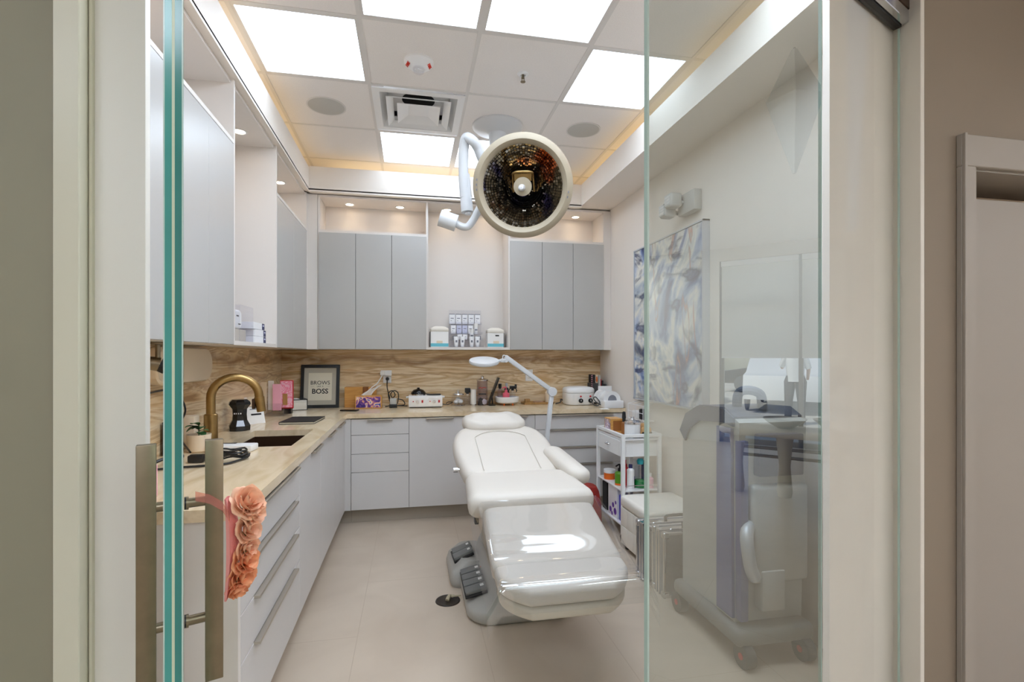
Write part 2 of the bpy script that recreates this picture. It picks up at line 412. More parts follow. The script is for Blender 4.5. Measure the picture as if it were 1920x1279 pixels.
# soffits with cove lighting
b = B()
b.box((XW, 1.62, 2.80), (-.86, YB, 2.90)); b.box((-.90, 1.62, 2.90), (-.86, 4.55, 2.99)); b.box((-.905, 1.62, 2.785), (-.86, 4.55, 2.81))
struct(b.obj('trim_1', 'wall'))
b = B()
b.box((-.86, 4.55, 2.80), (1.575, YB, 2.90)); b.box((-.86, 4.55, 2.90), (1.575, 4.59, 3.0)); b.box((-.86, 4.55, 2.785), (1.575, 4.60, 2.81))
struct(b.obj('trim_2', 'wall'))
b = B()
b.box((1.575, 1.73, 2.80), (XR, YB, 2.90)); b.box((1.575, 1.73, 2.90), (1.615, 4.55, 3.0))
struct(b.obj('trim_3', 'wall'))
b = B()
for k, (a, c) in enumerate((((-1.1, 1.8, 2.905), (-1.06, 4.7, 2.915)), ((-.7, 4.76, 2.905), (1.5, 4.80, 2.915)), ((1.76, 2.0, 2.905), (1.80, 4.7, 2.915)))):
    tag(box1('led_strip', a, c, 'cove'), ['hidden warm strip light on top of the left soffit', 'hidden warm strip light on top of the back soffit', 'hidden warm strip light on top of the right soffit'][k], 'light', 'cove strip lights')

# ------------------------------------------------------------------ stone backsplash and worktop
tag(box1('stone_backsplash', (XW + .002, 4.90, .911), (XR - .001, YB - .001, 1.437), 'splash'), 'brown banded stone backsplash along the back wall below the cabinets', 'backsplash')
tag(box1('stone_backsplash', (XW + .001, 1.66, .911), (XW + .02, 4.898, 1.437), 'splash'), 'brown banded stone backsplash on the left wall behind the faucet', 'backsplash')
b = B(); z0, z1 = .872, .91
sx0, sx1, sy0, sy1 = -.97, -.62, 2.82, 3.43
b.box((XW + .002, 1.70, z0), (-.517, sy0, z1)); b.box((XW + .002, sy1, z0), (-.517, YB - .002, z1)); b.box((XW + .002, sy0, z0), (sx0, sy1, z1)); b.box((sx1, sy0, z0), (-.517, sy1, z1))
b.box((-.517, 4.268, z0), (XR - .002, YB - .002, z1))
tag(b.obj('worktop', 'counter'), 'L-shaped beige travertine worktop running round the left and back walls', 'worktop')
t = thing('sink', ((sx0 + sx1) / 2, (sy0 + sy1) / 2, .66), 'dark undermount sink set in the left worktop', 'sink')
b = B(); d = .012
b.box((sx0 - d, sy0 - d, .67), (sx1 + d, sy1 + d, .68)); b.box((sx0 - d, sy0 - d, .68), (sx0, sy1 + d, z0)); b.box((sx1, sy0 - d, .68), (sx1 + d, sy1 + d, z0))
b.box((sx0, sy0 - d, .68), (sx1, sy0, z0)); b.box((sx0, sy1, .68), (sx1, sy1 + d, z0)); b.obj('basin', 'bronze', t)
B().cyl((-.8, 3.12, .68), (-.8, 3.12, .684), .04).obj('drain', 'chrome', t)

# ------------------------------------------------------------------ base cabinets
def front_y(x0, x1, z0, z1, y, name, m, parent):       # a flat front in a plane facing -Y
    return B().box((x0 + .0015, y, z0 + .0015), (x1 - .0015, y + .019, z1 - .0015), .0015, 1).obj(name, m, parent)
def front_x(y0, y1, z0, z1, x, name, m, parent):       # facing +X
    return B().box((x - .019, y0 + .0015, z0 + .0015), (x, y1 - .0015, z1 - .0015), .0015, 1).obj(name, m, parent)
YF, XF, KB = 4.285, -.535, .118
def back_base(x0, x1, label, kind):
    t = thing('base_cabinet', ((x0 + x1) / 2, YF + .3, 0), label, 'cabinet', 'white base cabinets')
    B().box((x0, YF + .021, KB), (x1, YB - .03, .868)).obj('carcass', 'gap', t)
    B().box((x0, YF + .065, 0), (x1, YF + .085, KB)).obj('kick_board', 'kick', t)
    if kind == 'doors':
        xs = [x0, (x0 + x1) / 2, x1]
        for k in range(2):
            dd = front_y(xs[k], xs[k + 1], KB, .865, YF, 'door', 'lam_white', t)
            hx = (xs[k] + .14, xs[k] + .37) if k == 0 else (xs[k] + .26, xs[k] + .47)
            B().box((hx[0], YF - .032, .8535), (hx[1], YF + .012, .8655), .001, 1).obj('lip_handle', 'pull', dd)
    else:
        zs = [KB, .427, .577, .732, .865]
        for k in range(4):
            dd = front_y(x0, x1, zs[k], zs[k + 1], YF, 'drawer', 'lam_white', t)
            if kind == 'lips' or k == 3:
                hx = ((x0 + x1) / 2 - .1, (x0 + x1) / 2 + .1) if kind != 'lips' else (x0 + .12, x1 - .12)
                B().box((hx[0], YF - .032 if k == 3 else YF - .018, zs[k + 1] - .010), (hx[1], YF + .012, zs[k + 1] + .0005), .001, 1).obj('lip_handle', 'pull', dd)
    return t
back_base(-.486, -.022, 'white four-drawer base cabinet in the left corner of the back run', 'drawers')
back_base(-.022, 1.058, 'white two-door base cabinet behind the treatment chair', 'doors')
back_base(1.058, 1.895, 'white four-drawer base cabinet with metal lips beside the trolley', 'lips')
def left_base(y0, y1, label, kind):
    t = thing('base_cabinet', (XF - .3, (y0 + y1) / 2, 0), label, 'cabinet', 'white base cabinets')
    B().box((XW + .002, y0, KB), (XF - .021, y1, .868 if kind == 'drawers' else .64)).obj('carcass', 'lam_white', t)
    B().box((XF - .1, y0 + .02, 0), (XF - .08, y1, KB)).obj('kick_board', 'kick', t)
    if kind == 'drawers':
        zs = [KB, .391, .551, .706, .865]
        for k in range(4):
            dd = front_x(y0, y1, zs[k], zs[k + 1], XF, 'drawer', 'lam_white', t)
            B().box((XF - .012, y0 + .14, zs[k + 1] - .010), (XF + (.028 if k == 3 else .02), y1 - .11, zs[k + 1] + .0005), .001, 1).obj('lip_handle', 'pull', dd)
    else:
        ys = kind
        for k in range(len(ys) - 1):
            dd = front_x(ys[k], ys[k + 1], KB, .865, XF, 'door', 'lam_white', t)
            B().box((XF - .012, ys[k + 1] - .30, .851), (XF + .027, ys[k + 1] - .06, .8655), .001, 1).obj('lip_handle', 'pull', dd)
    return t
tl = left_base(1.745, 2.61, 'white four-drawer base cabinet nearest the glass door', 'drawers')
B().box((XW + .002, 1.72, 0), (XF, 1.745, .868)).obj('end_panel', 'lam_side', tl)
left_base(2.61, 3.745, 'white two-door base cabinet under the sink', [2.61, 3.19, 3.745])
left_base(3.745, 4.196, 'narrow white one-door base cabinet left of the corner', [3.745, 4.196])
t = thing('corner_filler', (-.51, 4.25, 0), 'narrow white corner filler between the left and back base cabinets', 'filler panel')
b = B(); b.box((XF - .019, 4.1975, KB), (XF, YF + .019, .865)); b.box((XF, YF, KB), (-.488, YF + .019, .865)); b.obj('panel', 'lam_white', t)
B().box((XF - .09, YF + .065, 0), (-.488, YF + .085, KB)).obj('kick_board', 'kick', t)

# ------------------------------------------------------------------ wall cabinets
ZB, ZD, ZT = 1.438, 2.458, 2.785
def back_wall_cab(x0, x1, xs, label):
    t = thing('wall_cabinet', ((x0 + x1) / 2, 4.76, ZB), label, 'cabinet', 'grey wall cabinets')
    y0, y1 = 4.62, YB; w = .018
    b = B()
    b.box((x0 + w, y0 + .02, ZB), (x1 - w, y1, ZB + w)); b.box((x0 + w, y0, ZD), (x1 - w, y1, ZD + .022)); b.box((x0, y0, ZB), (x0 + w, y1, ZT)); b.box((x1 - w, y0, ZB), (x1, y1, ZT))
    b.box((x0 + w, y1 - .012, ZB + w), (x1 - w, y1, ZT)); b.box((x0 + w, y0, ZT - .02), (x1 - w, y1, ZT)); b.m(1); b.box((x0 + w, y0 + .022, ZB + w), (x1 - w, y0 + .03, ZD))
    b.obj('carcass', ['lam_side', 'gap'], t)
    for k in range(len(xs) - 1): front_y(xs[k], xs[k + 1], ZB, ZD - .002, 4.605, 'door', 'lam_grey', t)
    return t
back_wall_cab(-.80, .145, [-.79, -.483, -.175, .130], 'grey three-door wall cabinet on the back wall, left of the open shelf')
tR = back_wall_cab(.885, 1.84, [.900, 1.207, 1.513, 1.822], 'grey three-door wall cabinet on the back wall, right of the open shelf')
t = thing('open_shelf_unit', (.515, 4.76, ZB), 'open white shelf unit between the two back wall cabinets', 'shelf')
b = B(); b.box((.145, 4.62, ZB), (.885, YB, ZB + .022)); b.box((.145, YB - .012, ZB + .022), (.885, YB, ZT)); b.box((.145, 4.62, ZT - .02), (.885, YB, ZT)); b.obj('shelf', 'lam_side', t)
b = B(); b.box((1.84, 4.62, ZB), (XR - .001, 4.64, ZT)); b.obj('filler', 'lam_side', tR)
def left_wall_cab(y0, y1, ys, label, near=True):
    t = thing('wall_cabinet', (-1.0, (y0 + y1) / 2, ZB), label, 'cabinet', 'grey wall cabinets')
    x0, x1 = XW, -.900; w = .018
    b = B()
    b.box((x0, y0 + w, ZB), (x1, y1 - w, ZB + w)); b.box((x0, y0 + w, ZD), (x1 + .015, y1 - w, ZD + .02)); b.box((x0, y0, ZB), (x1 + .015, y0 + w, ZT)); b.box((x0, y1 - w, ZB), (x1 + .015, y1, ZT))
    b.box((x0, y0 + w, ZB + w), (x0 + .012, y1 - w, ZT)); b.box((x0, y0 + w, ZT - .02), (x1, y1 - w, ZT)); b.m(1); b.box((x1 - .01, y0 + w, ZB + w), (x1 - .004, y1 - w, ZD))
    b.obj('carcass', ['lam_side', 'gap'], t)
    for k in range(len(ys) - 1): front_x(ys[k], ys[k + 1], ZB, ZD - .002, -.884, 'door', 'lam_grey', t)
    return t
left_wall_cab(1.655, 2.80, [1.665, 1.812, 2.135, 2.458, 2.785], 'grey wall cabinet on the left wall seen through the glass door')
tC = left_wall_cab(3.60, 4.60, [3.615, 4.105, 4.592], 'grey wall cabinet at the far end of the left wall by the corner')
b = B(); b.box((-.885, 4.615, ZB), (-.802, 4.64, ZT)); b.box((-.905, 4.602, ZB), (-.885, 4.64, ZT)); b.obj('filler', 'lam_side', tC)
t = thing('open_shelf_unit', (-1.0, 3.2, ZB), 'open white shelf unit between the left wall cabinets', 'shelf')
b = B(); b.box((XW, 2.80, ZB), (-.885, 3.60, ZB + .022)); b.box((XW, 2.80, ZB + .022), (XW + .012, 3.60, ZT)); b.box((XW, 2.8, ZT - .02), (-.90, 3.6, ZT)); b.obj('shelf', 'lam_side', t)

# downlights in the niches
def downlight(x, y, z, label, spot=True, pw=1.1):
    t = thing('downlight', (x, y, z), label, 'downlight', 'recessed downlights')
    B().lathe([(.045, -.004), (.045, 0), (.034, 0), (.034, -.004), (.045, -.004)], (x, y, z), 24).obj('trim_ring', 'white', t)
    B().lathe([(.0, -.002), (.033, -.002)], (x, y, z), 24, cap=False).obj('lens', 'down', t)
    if spot:
        l = bpy.data.lights.new('downlight beam', 'SPOT'); l.energy = pw; l.color = (1, .8, .58); l.spot_size = R(110); l.spot_blend = .8; l.shadow_soft_size = .03
        o = bpy.data.objects.new('downlight beam', l); COL.objects.link(o); o.location = (0, 0, -.006); o.parent = t
ZN = ZT - .021
for x, n in ((-.556, 'left downlight in the niche above the left back cabinets'), (-.107, 'right downlight in the niche above the left back cabinets'),
             (.33, 'downlight over the open shelf, left of the lamp handle'), (.70, 'downlight over the open shelf, hidden behind the surgical lamp'),
             (1.17, 'downlight above the right back cabinets, hidden by the surgical lamp'), (1.60, 'downlight in the niche above the right back cabinets')):
    downlight(x, 4.80, ZN, n)
downlight(-1.04, 3.37, ZN, 'downlight in the open shelf unit on the left wall')
downlight(-1.03, 4.30, ZN, 'downlight above the far left wall cabinet by the corner')
downlight(-1.03, 2.05, ZN, 'downlight above the near left wall cabinet by the glass door')

# ------------------------------------------------------------------ ceiling fittings
for x, y, lab in ((-.576, 3.65, 'round grey ceiling speaker beside the left soffit'), (1.28, 3.655, 'round grey ceiling speaker right of the surgical lamp')):
    t = thing('ceiling_speaker', (x, y, ZC), lab, 'speaker', 'round ceiling speakers')
    B().lathe([(.0, -.004), (.118, -.004), (.124, -.001)], (x, y, ZC), 40).obj('grille', 'screen', t)
    B().lathe([(.124, -.003), (.13, -.003), (.13, 0), (.124, 0)], (x, y, ZC), 40).obj('rim', 'grid', t)
t = thing('air_vent', (.047, 3.627, ZC), 'square white louvred air vent in the ceiling, left of the lamp', 'air vent')
def sqring(b, h0, z0, h1, z1, c, th=.006):
    for (ho, zo, hi, zi) in ((h0, z0, h1, z1),):
        q = lambda h, z: [(c[0] - h, c[1] - h, z), (c[0] + h, c[1] - h, z), (c[0] + h, c[1] + h, z), (c[0] - h, c[1] + h, z)]
        b.rings([q(ho, zo), q(hi, zi), q(hi, zi + th), q(ho, zo + th), q(ho, zo)], False, False)
c = (.047, 3.627)
b = B(); sqring(b, .302, ZC - .004, .255, ZC - .004, c); sqring(b, .255, ZC - .004, .215, ZC + .06, c); b.obj('frame', 'white', t, 20)
b = B(); sqring(b, .215, ZC - .014, .17, ZC + .012, c); b.obj('louvre', 'white', t, 20)
b = B(); sqring(b, .145, ZC - .018, .07, ZC + .012, c); b.box((c[0] - .07, c[1] - .07, ZC + .012), (c[0] + .07, c[1] + .07, ZC + .016)); b.obj('louvre', 'white', t, 20)
b = B(); b.box((c[0] - .215, c[1] - .215, ZC + .1), (c[0] + .215, c[1] + .215, ZC + .105)); sqring(b, .217, ZC + .06, .217, ZC + .1, c, .004); b.obj('plenum', 'white', t)
B().lathe([(.0, 0), (.115, 0)], (c[0], c[1] + .02, ZC + .098), 32, cap=False).obj('duct_opening', 'hole', t)
t = thing('smoke_detector', (.04, 2.99, ZC), 'white round fire alarm with red lettering on the ceiling', 'fire alarm')
B().lathe([(.085, 0), (.085, -.012), (.078, -.02), (.045, -.045), (.03, -.05), (0, -.05)], (.04, 2.99, ZC), 40).obj('body', 'white', t)
B().lathe([(.03, -.045), (.034, -.055), (.03, -.072), (.015, -.082), (0, -.084)], (.04, 2.975, ZC), 24).obj('strobe', M['acrylic'], t)
b = B()
for ph in (196, -16):
    cph, sph = math.cos(R(ph)), math.sin(R(ph)); n_ = Vector((.6 * cph, .6 * sph, -.8)); up_ = Vector((.8 * cph, .8 * sph, .6))
    b = B(); text(b, 'FIRE', .026, frameT(Vector((.04 + .063 * cph, 2.99 + .063 * sph, ZC - .032)) + n_ * .002, up_.cross(n_), up_, n_), .002); b.obj('lettering', 'redprint', t)
B().box((.03, 2.931, ZC - .027), (.05, 2.937, ZC - .0215)).obj('vent_slot', 'ink', t)
t = thing('sprinkler', (.665, 3.0, ZC), 'small ceiling sprinkler head between light panels', 'sprinkler')
B().lathe([(.035, 0), (.03, -.006), (.016, -.01), (.012, -.004), (0, -.004)], (.665, 3.0, ZC), 24).obj('escutcheon', 'white', t)
b = B(); b.cyl((.665, 3.0, ZC), (.665, 3.0, ZC - .03), .007); b.cyl((.665, 3.0, ZC - .046), (.665, 3.0, ZC - .049), .015); b.cyl((.657, 3, ZC - .02), (.657, 3, ZC - .047), .002, n=8); b.cyl((.673, 3, ZC - .02), (.673, 3, ZC - .047), .002, n=8)
b.obj('head', 'nickel', t)

# ------------------------------------------------------------------ surgical lamp
t = thing('surgical_lamp', (.63, 3.72, ZC), 'large round ceiling surgical lamp with dark faceted reflector', 'surgical lamp')
b = B(); b.lathe([(.19, 0), (.19, -.012), (.17, -.03), (.09, -.045), (.065, -.06), (.06, -.20), (0, -.20)], (.63, 3.72, ZC), 40); b.obj('ceiling_mount', 'lampwhite', t)
b = B(); b.cyl((.63, 3.72, 2.91), (.63, 3.72, 2.70), .042); b.cyl((.63, 3.72, 2.72), (.63, 3.72, 2.60), .055)
b.tube([(.63, 3.72, 2.64), (.60, 3.60, 2.60), (.50, 3.25, 2.57), (.43, 3.10, 2.60), (.395, 3.06, 2.655), (.355, 3.03, 2.685), (.322, 3.05, 2.70), (.312, 3.08, 2.64), (.312, 3.10, 2.52), (.322, 3.11, 2.36)], .031, 14, 6)
b.obj('arm', 'lampwhite', t)
def away(p, k=1.06): return (p[0] * k, p[1] * k, 1.383 + (p[2] - 1.383) * k)
b = B(); b.cyl(away((.300, 2.945, 2.44)), away((.318, 2.935, 2.22)), .036, .038); b.lathe([(.0, .0), (.02, .0), (.02, .012), (0, .02)], away((.322, 2.93, 2.205)), 16); b.obj('sleeve', 'lampwhite', t)
b = B(); b.tube([away(p) for p in ((.50, 2.95, 2.36), (.44, 2.90, 2.30), (.385, 2.88, 2.235), (.345, 2.885, 2.16), (.315, 2.89, 2.125), (.28, 2.895, 2.125), (.245, 2.90, 2.145))], .022, 14, 6); b.obj('yoke', 'lampwhite', t)
ax = Vector((-.09, .005, .028)).normalized()
p0 = Vector(away((.252, 2.90, 2.142)))
B().cyl(p0, p0 + ax * .105, .05, .05, 32).obj('counterweight', 'lampwhite', t)
LC = Vector((.625, 2.83, 2.355)); nrm = Vector((-.82, -2.75, -1.03)).normalized()
xa = nrm.cross(Vector((0, 0, 1))).normalized() * -1; ya = nrm.cross(xa).normalized()
if ya.z < 0: ya = -ya
xa = ya.cross(nrm)
LT = frameT(LC, xa, ya, nrm)           # local +Z looks out of the lamp
rr = .285
B().lathe([(0, -.13), (.12, -.125), (.22, -.09), (rr - .005, -.035), (rr, -.01)], n=64, T=LT, cap=False).obj('housing', 'lampwhite', t)
B().lathe([(rr, -.02), (rr + .004, .0), (rr - .008, .014), (rr - .03, .02), (.245, .012), (.232, .0), (.228, -.012)], n=64, T=LT, cap=False).obj('rim', 'ringcream', t)
b = B()
NA, NR = 80, 13
vs = []; fs = []
for k in range(NR + 1):
    f = k / NR; r = .05 + (.232 - .05) * f; z = -.125 + .118 * f ** 1.7
    for i in range(NA):
        a = 2 * math.pi * i / NA; vs.append((r * math.cos(a), r * math.sin(a), z))
# every facet is its own slightly dished quad with a dark joint between
for k in range(NR):
    for i in range(NA):
        j = (i + 1) % NA; q = [Vector(vs[k * NA + i]), Vector(vs[k * NA + j]), Vector(vs[(k + 1) * NA + j]), Vector(vs[(k + 1) * NA + i])]
        cpt = sum(q, Vector()) / 4
        tilt = random.uniform(-.0007, .0007)
        q2 = [cpt + (p - cpt) * .80 + Vector((0, 0, .0012 + (tilt if n_ < 2 else -tilt))) for n_, p in enumerate(q)]
        b.add([LT @ p for p in q2], [(0, 1, 2, 3)])
b.m(1); b.lathe([(.05, -.126), (.10, -.113), (.16, -.085), (.20, -.052), (.232, -.008)], n=64, T=LT, cap=False)
b.m(1); b.lathe([(0, -.127), (.05, -.126)], n=32, T=LT, cap=False)
b.obj('reflector', ['reflector', 'blackgloss'], t, 5, smooth=False)
b = B(); b.tube([LT @ Vector(p) for p in ((-.062, -.03, -.11), (-.058, .055, -.05), (-.045, .078, -.02), (.045, .078, -.02), (.058, .055, -.05), (.062, -.03, -.11))], .007, 8, 4)
b.box((-.05, .03, -.06), (.05, .07, -.045), T=LT); b.obj('bulb_bracket', 'brass', t)
B().lathe([(0, .0), (.052, .0), (.052, -.03), (0, -.03)], n=32, T=LT).obj('bulb_cap', 'ringcream', t)
B().lathe([(.02, -.0), (.018, .05), (.014, .075), (.008, .08), (0, .08)], n=24, T=LT @ Matrix.Translation((-.004, -.006, 0))).obj('focus_handle', 'lampwhite', t)
b = B()
for a in (170, 176, 182, -8, -14):
    T = LT @ Matrix.Rotation(R(a), 4, 'Z'); b.box((.262, -.006, .0185), (.268, .006, .0205), T=T)
b.obj('rim_marking', 'greyprint', t)

# ------------------------------------------------------------------ treatment chair
CX = .625
t = thing('treatment_chair', (CX, 2.9, 0), 'white padded treatment chair on a grey pedestal base', 'treatment chair')
def incl(y0, z0, y1, z1, CX=.625):      # frame: local y runs from (y0,z0) to (y1,z1), local z is the upper normal
    return frameT((CX, y0, z0), (1, 0, 0), (0, y1 - y0, z1 - z0))
def shape(wfun, L, n=14, r=.06):
    out = []
    ys = [L * k / n for k in range(n + 1)]
    for y in ys: out.append((wfun(y / L), y))
    right = out; left = [(-x, y) for x, y in reversed(out)]
    return right + left
def corner(w, f, k=.12):       # narrow the ends so the outline corners are round
    e = 0
    if f < k: e = 1 - math.sqrt(max(0, 1 - ((k - f) / k) ** 2))
    if f > 1 - k: e = 1 - math.sqrt(max(0, 1 - ((f - 1 + k) / k) ** 2))
    return w - e * .055
back_w = lambda f: corner(.276 + .05 * math.sin(min(f, .62) / .62 * math.pi / 2) - (max(0, f - .62) / .38) ** 1.8 * .07, f, .14)
seat_w = lambda f: corner(.330 - .03 * f, f, .12)
leg_w = lambda f: corner(.28 + .012 * (1 - f), f, .08)
foot_w = lambda f: .285 - .11 * (1 - min(1, f / .75)) ** 2.2 if f < .75 else corner(.285, f, .1)
def dense(fn, L): return shape(fn, L, 28)
def tilt_T(y0, z0, y1, z1, t, cx=.625): T = incl(y0, z0, y1, z1, cx); return T @ Matrix.Translation((0, 0, -t))
L_ = math.hypot(.70, .20)
B().pillow(dense(back_w, L_), .11, .045, .006, tilt_T(2.84, .695, 3.54, .895, .11, .588)).obj('backrest', 'chair', t, 60)
bk = t.children[-1]
# stitched inset seam on the backrest
pts = []
Tb = incl(2.84, .695, 3.54, .895, .582)
for f in [i / 24 for i in range(25)]:
    a = math.pi * f
    pts.append(Tb @ Vector((-.19 * math.cos(a) if abs(math.cos(a)) < .86 else -.17 * math.copysign(1, math.cos(a)), .30 + .30 * math.sin(a) ** .5 if 0 < f < 1 else .06, .0075)))
B().tube(pts, .0025, 6).obj('seam', 'chair', bk)
B().pillow(dense(seat_w, .44), .13, .05, .006, tilt_T(2.44, .70, 2.88, .722, .13, .600)).obj('seat', 'chair', t, 60)
B().pillow(dense(leg_w, math.hypot(.40, .15)), .10, .035, .004, tilt_T(2.07, .50, 2.47, .65, .10)).obj('leg_rest', 'chair', t, 60)
B().pillow(dense(foot_w, .21), .085, .03, .004, tilt_T(1.895, .475, 2.105, .507, .085)).obj('foot_rest', 'chair', t, 60)
B().pillow(dense(lambda f: foot_w(f) - .012, .20), .05, .015, 0, tilt_T(1.905, .39, 2.105, .42, .05)).obj('foot_shell', 'beige_shell', t, 60)
b = B()
for (y0, z0_, y1, z1_, w) in ((2.46, .575, 2.86, .60, .22), (2.86, .60, 3.50, .79, .22), (2.09, .40, 2.46, .55, .22)):
    T = incl(y0, z0_, y1, z1_); L2 = math.hypot(y1 - y0, z1_ - z0_); b.box((-w, 0, -.05), (w, L2, -.002), .01, 2, T)
b.obj('under_frame', 'chairbase', t)
# headrest: soft covered cushion
rg = []
Th = incl(3.44, .865, 3.72, .905, .575)
b = B(); o = [( .225 * math.copysign(abs(math.cos(a)) ** .6, math.cos(a)), .135 + .135 * math.copysign(abs(math.sin(a)) ** .7, math.sin(a))) for a in [2 * math.pi * k / 40 for k in range(40)]]
b.pillow(o, .095, .045, .025, Th @ Matrix.Translation((0, 0, -.03)))
hv = b
for i, p in enumerate(hv.v):
    n_ = .006 * math.sin(p[0] * 34 + p[1] * 21) * math.sin(p[1] * 38 + p[0] * 9); hv.v[i] = (p[0], p[1] - n_, p[2] + n_ * 1.2)
b.obj('headrest', 'chair', t, 70)
# armrest on the right
b = B(); T = frameT((.935, 2.68, .655), (1, 0, 0), (-.06, .46, .07)); b.pillow(rrect(-.062, .062, 0, .48, .058, 8), .085, .034, .006, T); b.obj('armrest', 'chair', t, 60)
b = B(); b.tube([(.90, 3.0, .695), (.86, 3.06, .67), (.82, 3.10, .66)], .016, 10, 4); b.obj('armrest_bracket', 'chrome', t)
b = B(); b.cyl((.32, 3.04, .695), (.275, 3.04, .695), .010); b.cyl((.272, 3.04, .695), (.245, 3.04, .695), .015); b.obj('tilt_knob', 'chrome', t)
b = B(); b.tube([(.335, 2.87, .60), (.335, 2.80, .56), (.345, 2.74, .51)], .010, 8, 3); b.box((.335, 2.72, .465), (.358, 2.77, .51), .005); b.obj('release_lever', 'black', t)
# base
def ringz(x0, x1, y0, y1, r, z): return [(x, y, z) for x, y in rrect(x0, x1, y0, y1, r, 8)]
b = B(); b.rings([ringz(.30, .86, 2.55, 3.42, .12, 0), ringz(.285, .87, 2.535, 3.43, .13, .018), ringz(.285, .87, 2.535, 3.43, .13, .055), ringz(.295, .86, 2.545, 3.42, .12, .068), ringz(.33, .83, 2.58, 3.40, .10, .085), ringz(.40, .80, 2.70, 3.36, .10, .13), ringz(.43, .79, 2.76, 3.32, .09, .22)])
b.obj('base', 'chairbase', t, 50)
b = B(); b.rings([ringz(.43, .80, 2.76, 3.30, .1, .19), ringz(.44, .80, 2.76, 3.24, .1, .34), ringz(.47, .78, 2.72, 3.14, .1, .50), ringz(.48, .77, 2.68, 3.10, .1, .60)]); b.obj('column', 'chairbase', t, 50)
# pedal wing and pedals
b = B(); b.rings([ringz(.235, .44, 3.0, 3.42, .05, .0), ringz(.225, .44, 2.99, 3.43, .055, .03), ringz(.24, .44, 3.01, 3.41, .05, .085), ringz(.30, .44, 3.04, 3.38, .05, .14)]); b.obj('pedal_housing', 'chairbase', t, 50)
for k in range(4):
    y = 2.675 + k * .078
    T = frameT((.284, y, .100), (1, 0, .22), (0, 1, 0)); b = B(); b.box((0, .004, 0), (.115, .07, .022), .004, 2, T); pd = b.obj('pedal', 'pedal', t)
    b = B(); b.box((.085, .025, .0222), (.105, .05, .0232), T=T); b.obj('pedal_icon', 'white', pd)
T = frameT((.281, 2.67, .087), (1, 0, .22), (0, 1, 0)); B().box((0, 0, 0), (.122, .318, .014), .003, 2, T).obj('pedal_tray', 'black', t)
for k in range(2):
    y = 3.10 + k * .085
    T = frameT((.262, y, .118), (1, 0, .40), (-.06, 1, 0)); b = B(); b.box((0, .004, 0), (.125, .078, .022), .004, 2, T); pd = b.obj('pedal', 'pedal', t)
    B().box((.095, .03, .0222), (.112, .055, .0232), T=T).obj('pedal_icon', 'white', pd)
T = frameT((.259, 3.096, .106), (1, 0, .40), (-.06, 1, 0)); B().box((0, 0, 0), (.13, .172, .014), .003, 2, T).obj('pedal_tray', 'black', t)
b = B(); b.add([(.395, 2.96, .1325), (.42, 2.955, .134), (.409, 2.985, .137)], [(0, 1, 2)]); b.obj('warning_sticker', M['orange'], t)

# clear film laid over the leg rest
prof = [(2.432, .656), (2.41, .647), (2.36, .626), (2.27, .592), (2.18, .556), (2.11, .522), (2.06, .508), (1.99, .500), (1.92, .496), (1.884, .484), (1.868, .45), (1.864, .41), (1.860, .385)]
P = spline([Vector((0, y, z)) for y, z in prof], 4)
b = B(); NX = 40; vs = []; fs = []
for i, p in enumerate(P):
    for k in range(NX + 1):
        u = k / NX * 2 - 1; x = CX + u * .345; over = max(0, abs(x - CX) - .297)
        fz = i / (len(P) - 1)
        dz = -over * (1.3 if u > 0 else 1.7) - (over * .9 * fz if u > 0 else 0)
        wv = .0022 * math.sin(x * 9 + p.y * 13) * math.sin(p.y * 19 - x * 5)
        vs.append((x + (over * .1 * (1 if u > 0 else -1)), p.y - .012 * (abs(u) ** 4) * 0, p.z + .014 + dz + wv + .0035))
for i in range(len(P) - 1):
    for k in range(NX): a = i * (NX + 1) + k; fs.append((a, a + 1, a + NX + 2, a + NX + 1))
b.add(vs, fs)
tag(b.obj('plastic_cover', 'film', None, 80), 'clear plastic sheet draped over the foot end of the treatment chair', 'plastic cover')

# ------------------------------------------------------------------ floor socket
t = thing('floor_outlet', (.2, 2.86, 0), 'round dark floor outlet with a grey cord beside the chair base', 'floor outlet')
B().lathe([(0, .003), (.058, .003), (.062, .005), (.068, .004), (.07, 0)], (.2, 2.86, 0), 40).obj('cover', mat('dark brown cover', (44, 34, 26), .4), t)
B().tube([(.195, 2.85, .006), (.21, 2.875, .018), (.235, 2.875, .016), (.275, 2.87, .02)], [.012, .011, .008, .005, .004], 8, 5).obj('cord', mat('putty cord', (180, 168, 140), .5), t)

# ------------------------------------------------------------------ magnifier lamp behind the chair
t = thing('magnifier_lamp', (1.03, 3.84, 0), 'white articulated magnifier lamp standing behind the treatment chair', 'magnifier lamp')
Y0 = 3.84
hT = frameT((.545, Y0, 1.338), (1, 0, .02), (0, 1, .25))
B().lathe([(0, -.022), (.085, -.022), (.112, -.012), (.117, .0), (.112, .012), (.08, .02), (0, .021)], n=48, T=hT).obj('lamp_head', 'lampwhite', t, 50)
lh = t.children[-1]
B().lathe([(0, -.0235), (.075, -.0235), (.08, -.0215)], n=40, T=hT).obj('lens', 'mag', lh)
b = B(); b.cyl((.655, Y0, 1.342), (.70, Y0, 1.345), .012); b.box((.675, Y0 - .015, 1.33), (.72, Y0 + .015, 1.36), .005); b.cyl((.715, Y0 - .025, 1.342), (.715, Y0 + .025, 1.342), .012); b.tube([(.69, Y0, 1.36), (.695, Y0, 1.385), (.715, Y0, 1.38), (.725, Y0, 1.355)], .004, 6, 4); b.obj('head_joint', 'lampwhite', t)
def bar(p0, p1, w, h):
    p0 = Vector(p0); p1 = Vector(p1); return frameT(p0, (p1 - p0), (0, 1, 0)), (p1 - p0).length
T, L = bar((.725, Y0, 1.365), (1.08, Y0, 1.11), .02, .02)
B().box((-.02, -.016, -.018), (L + .01, .016, .018), .008, 2, T).obj('upper_arm', 'lampwhite', t)
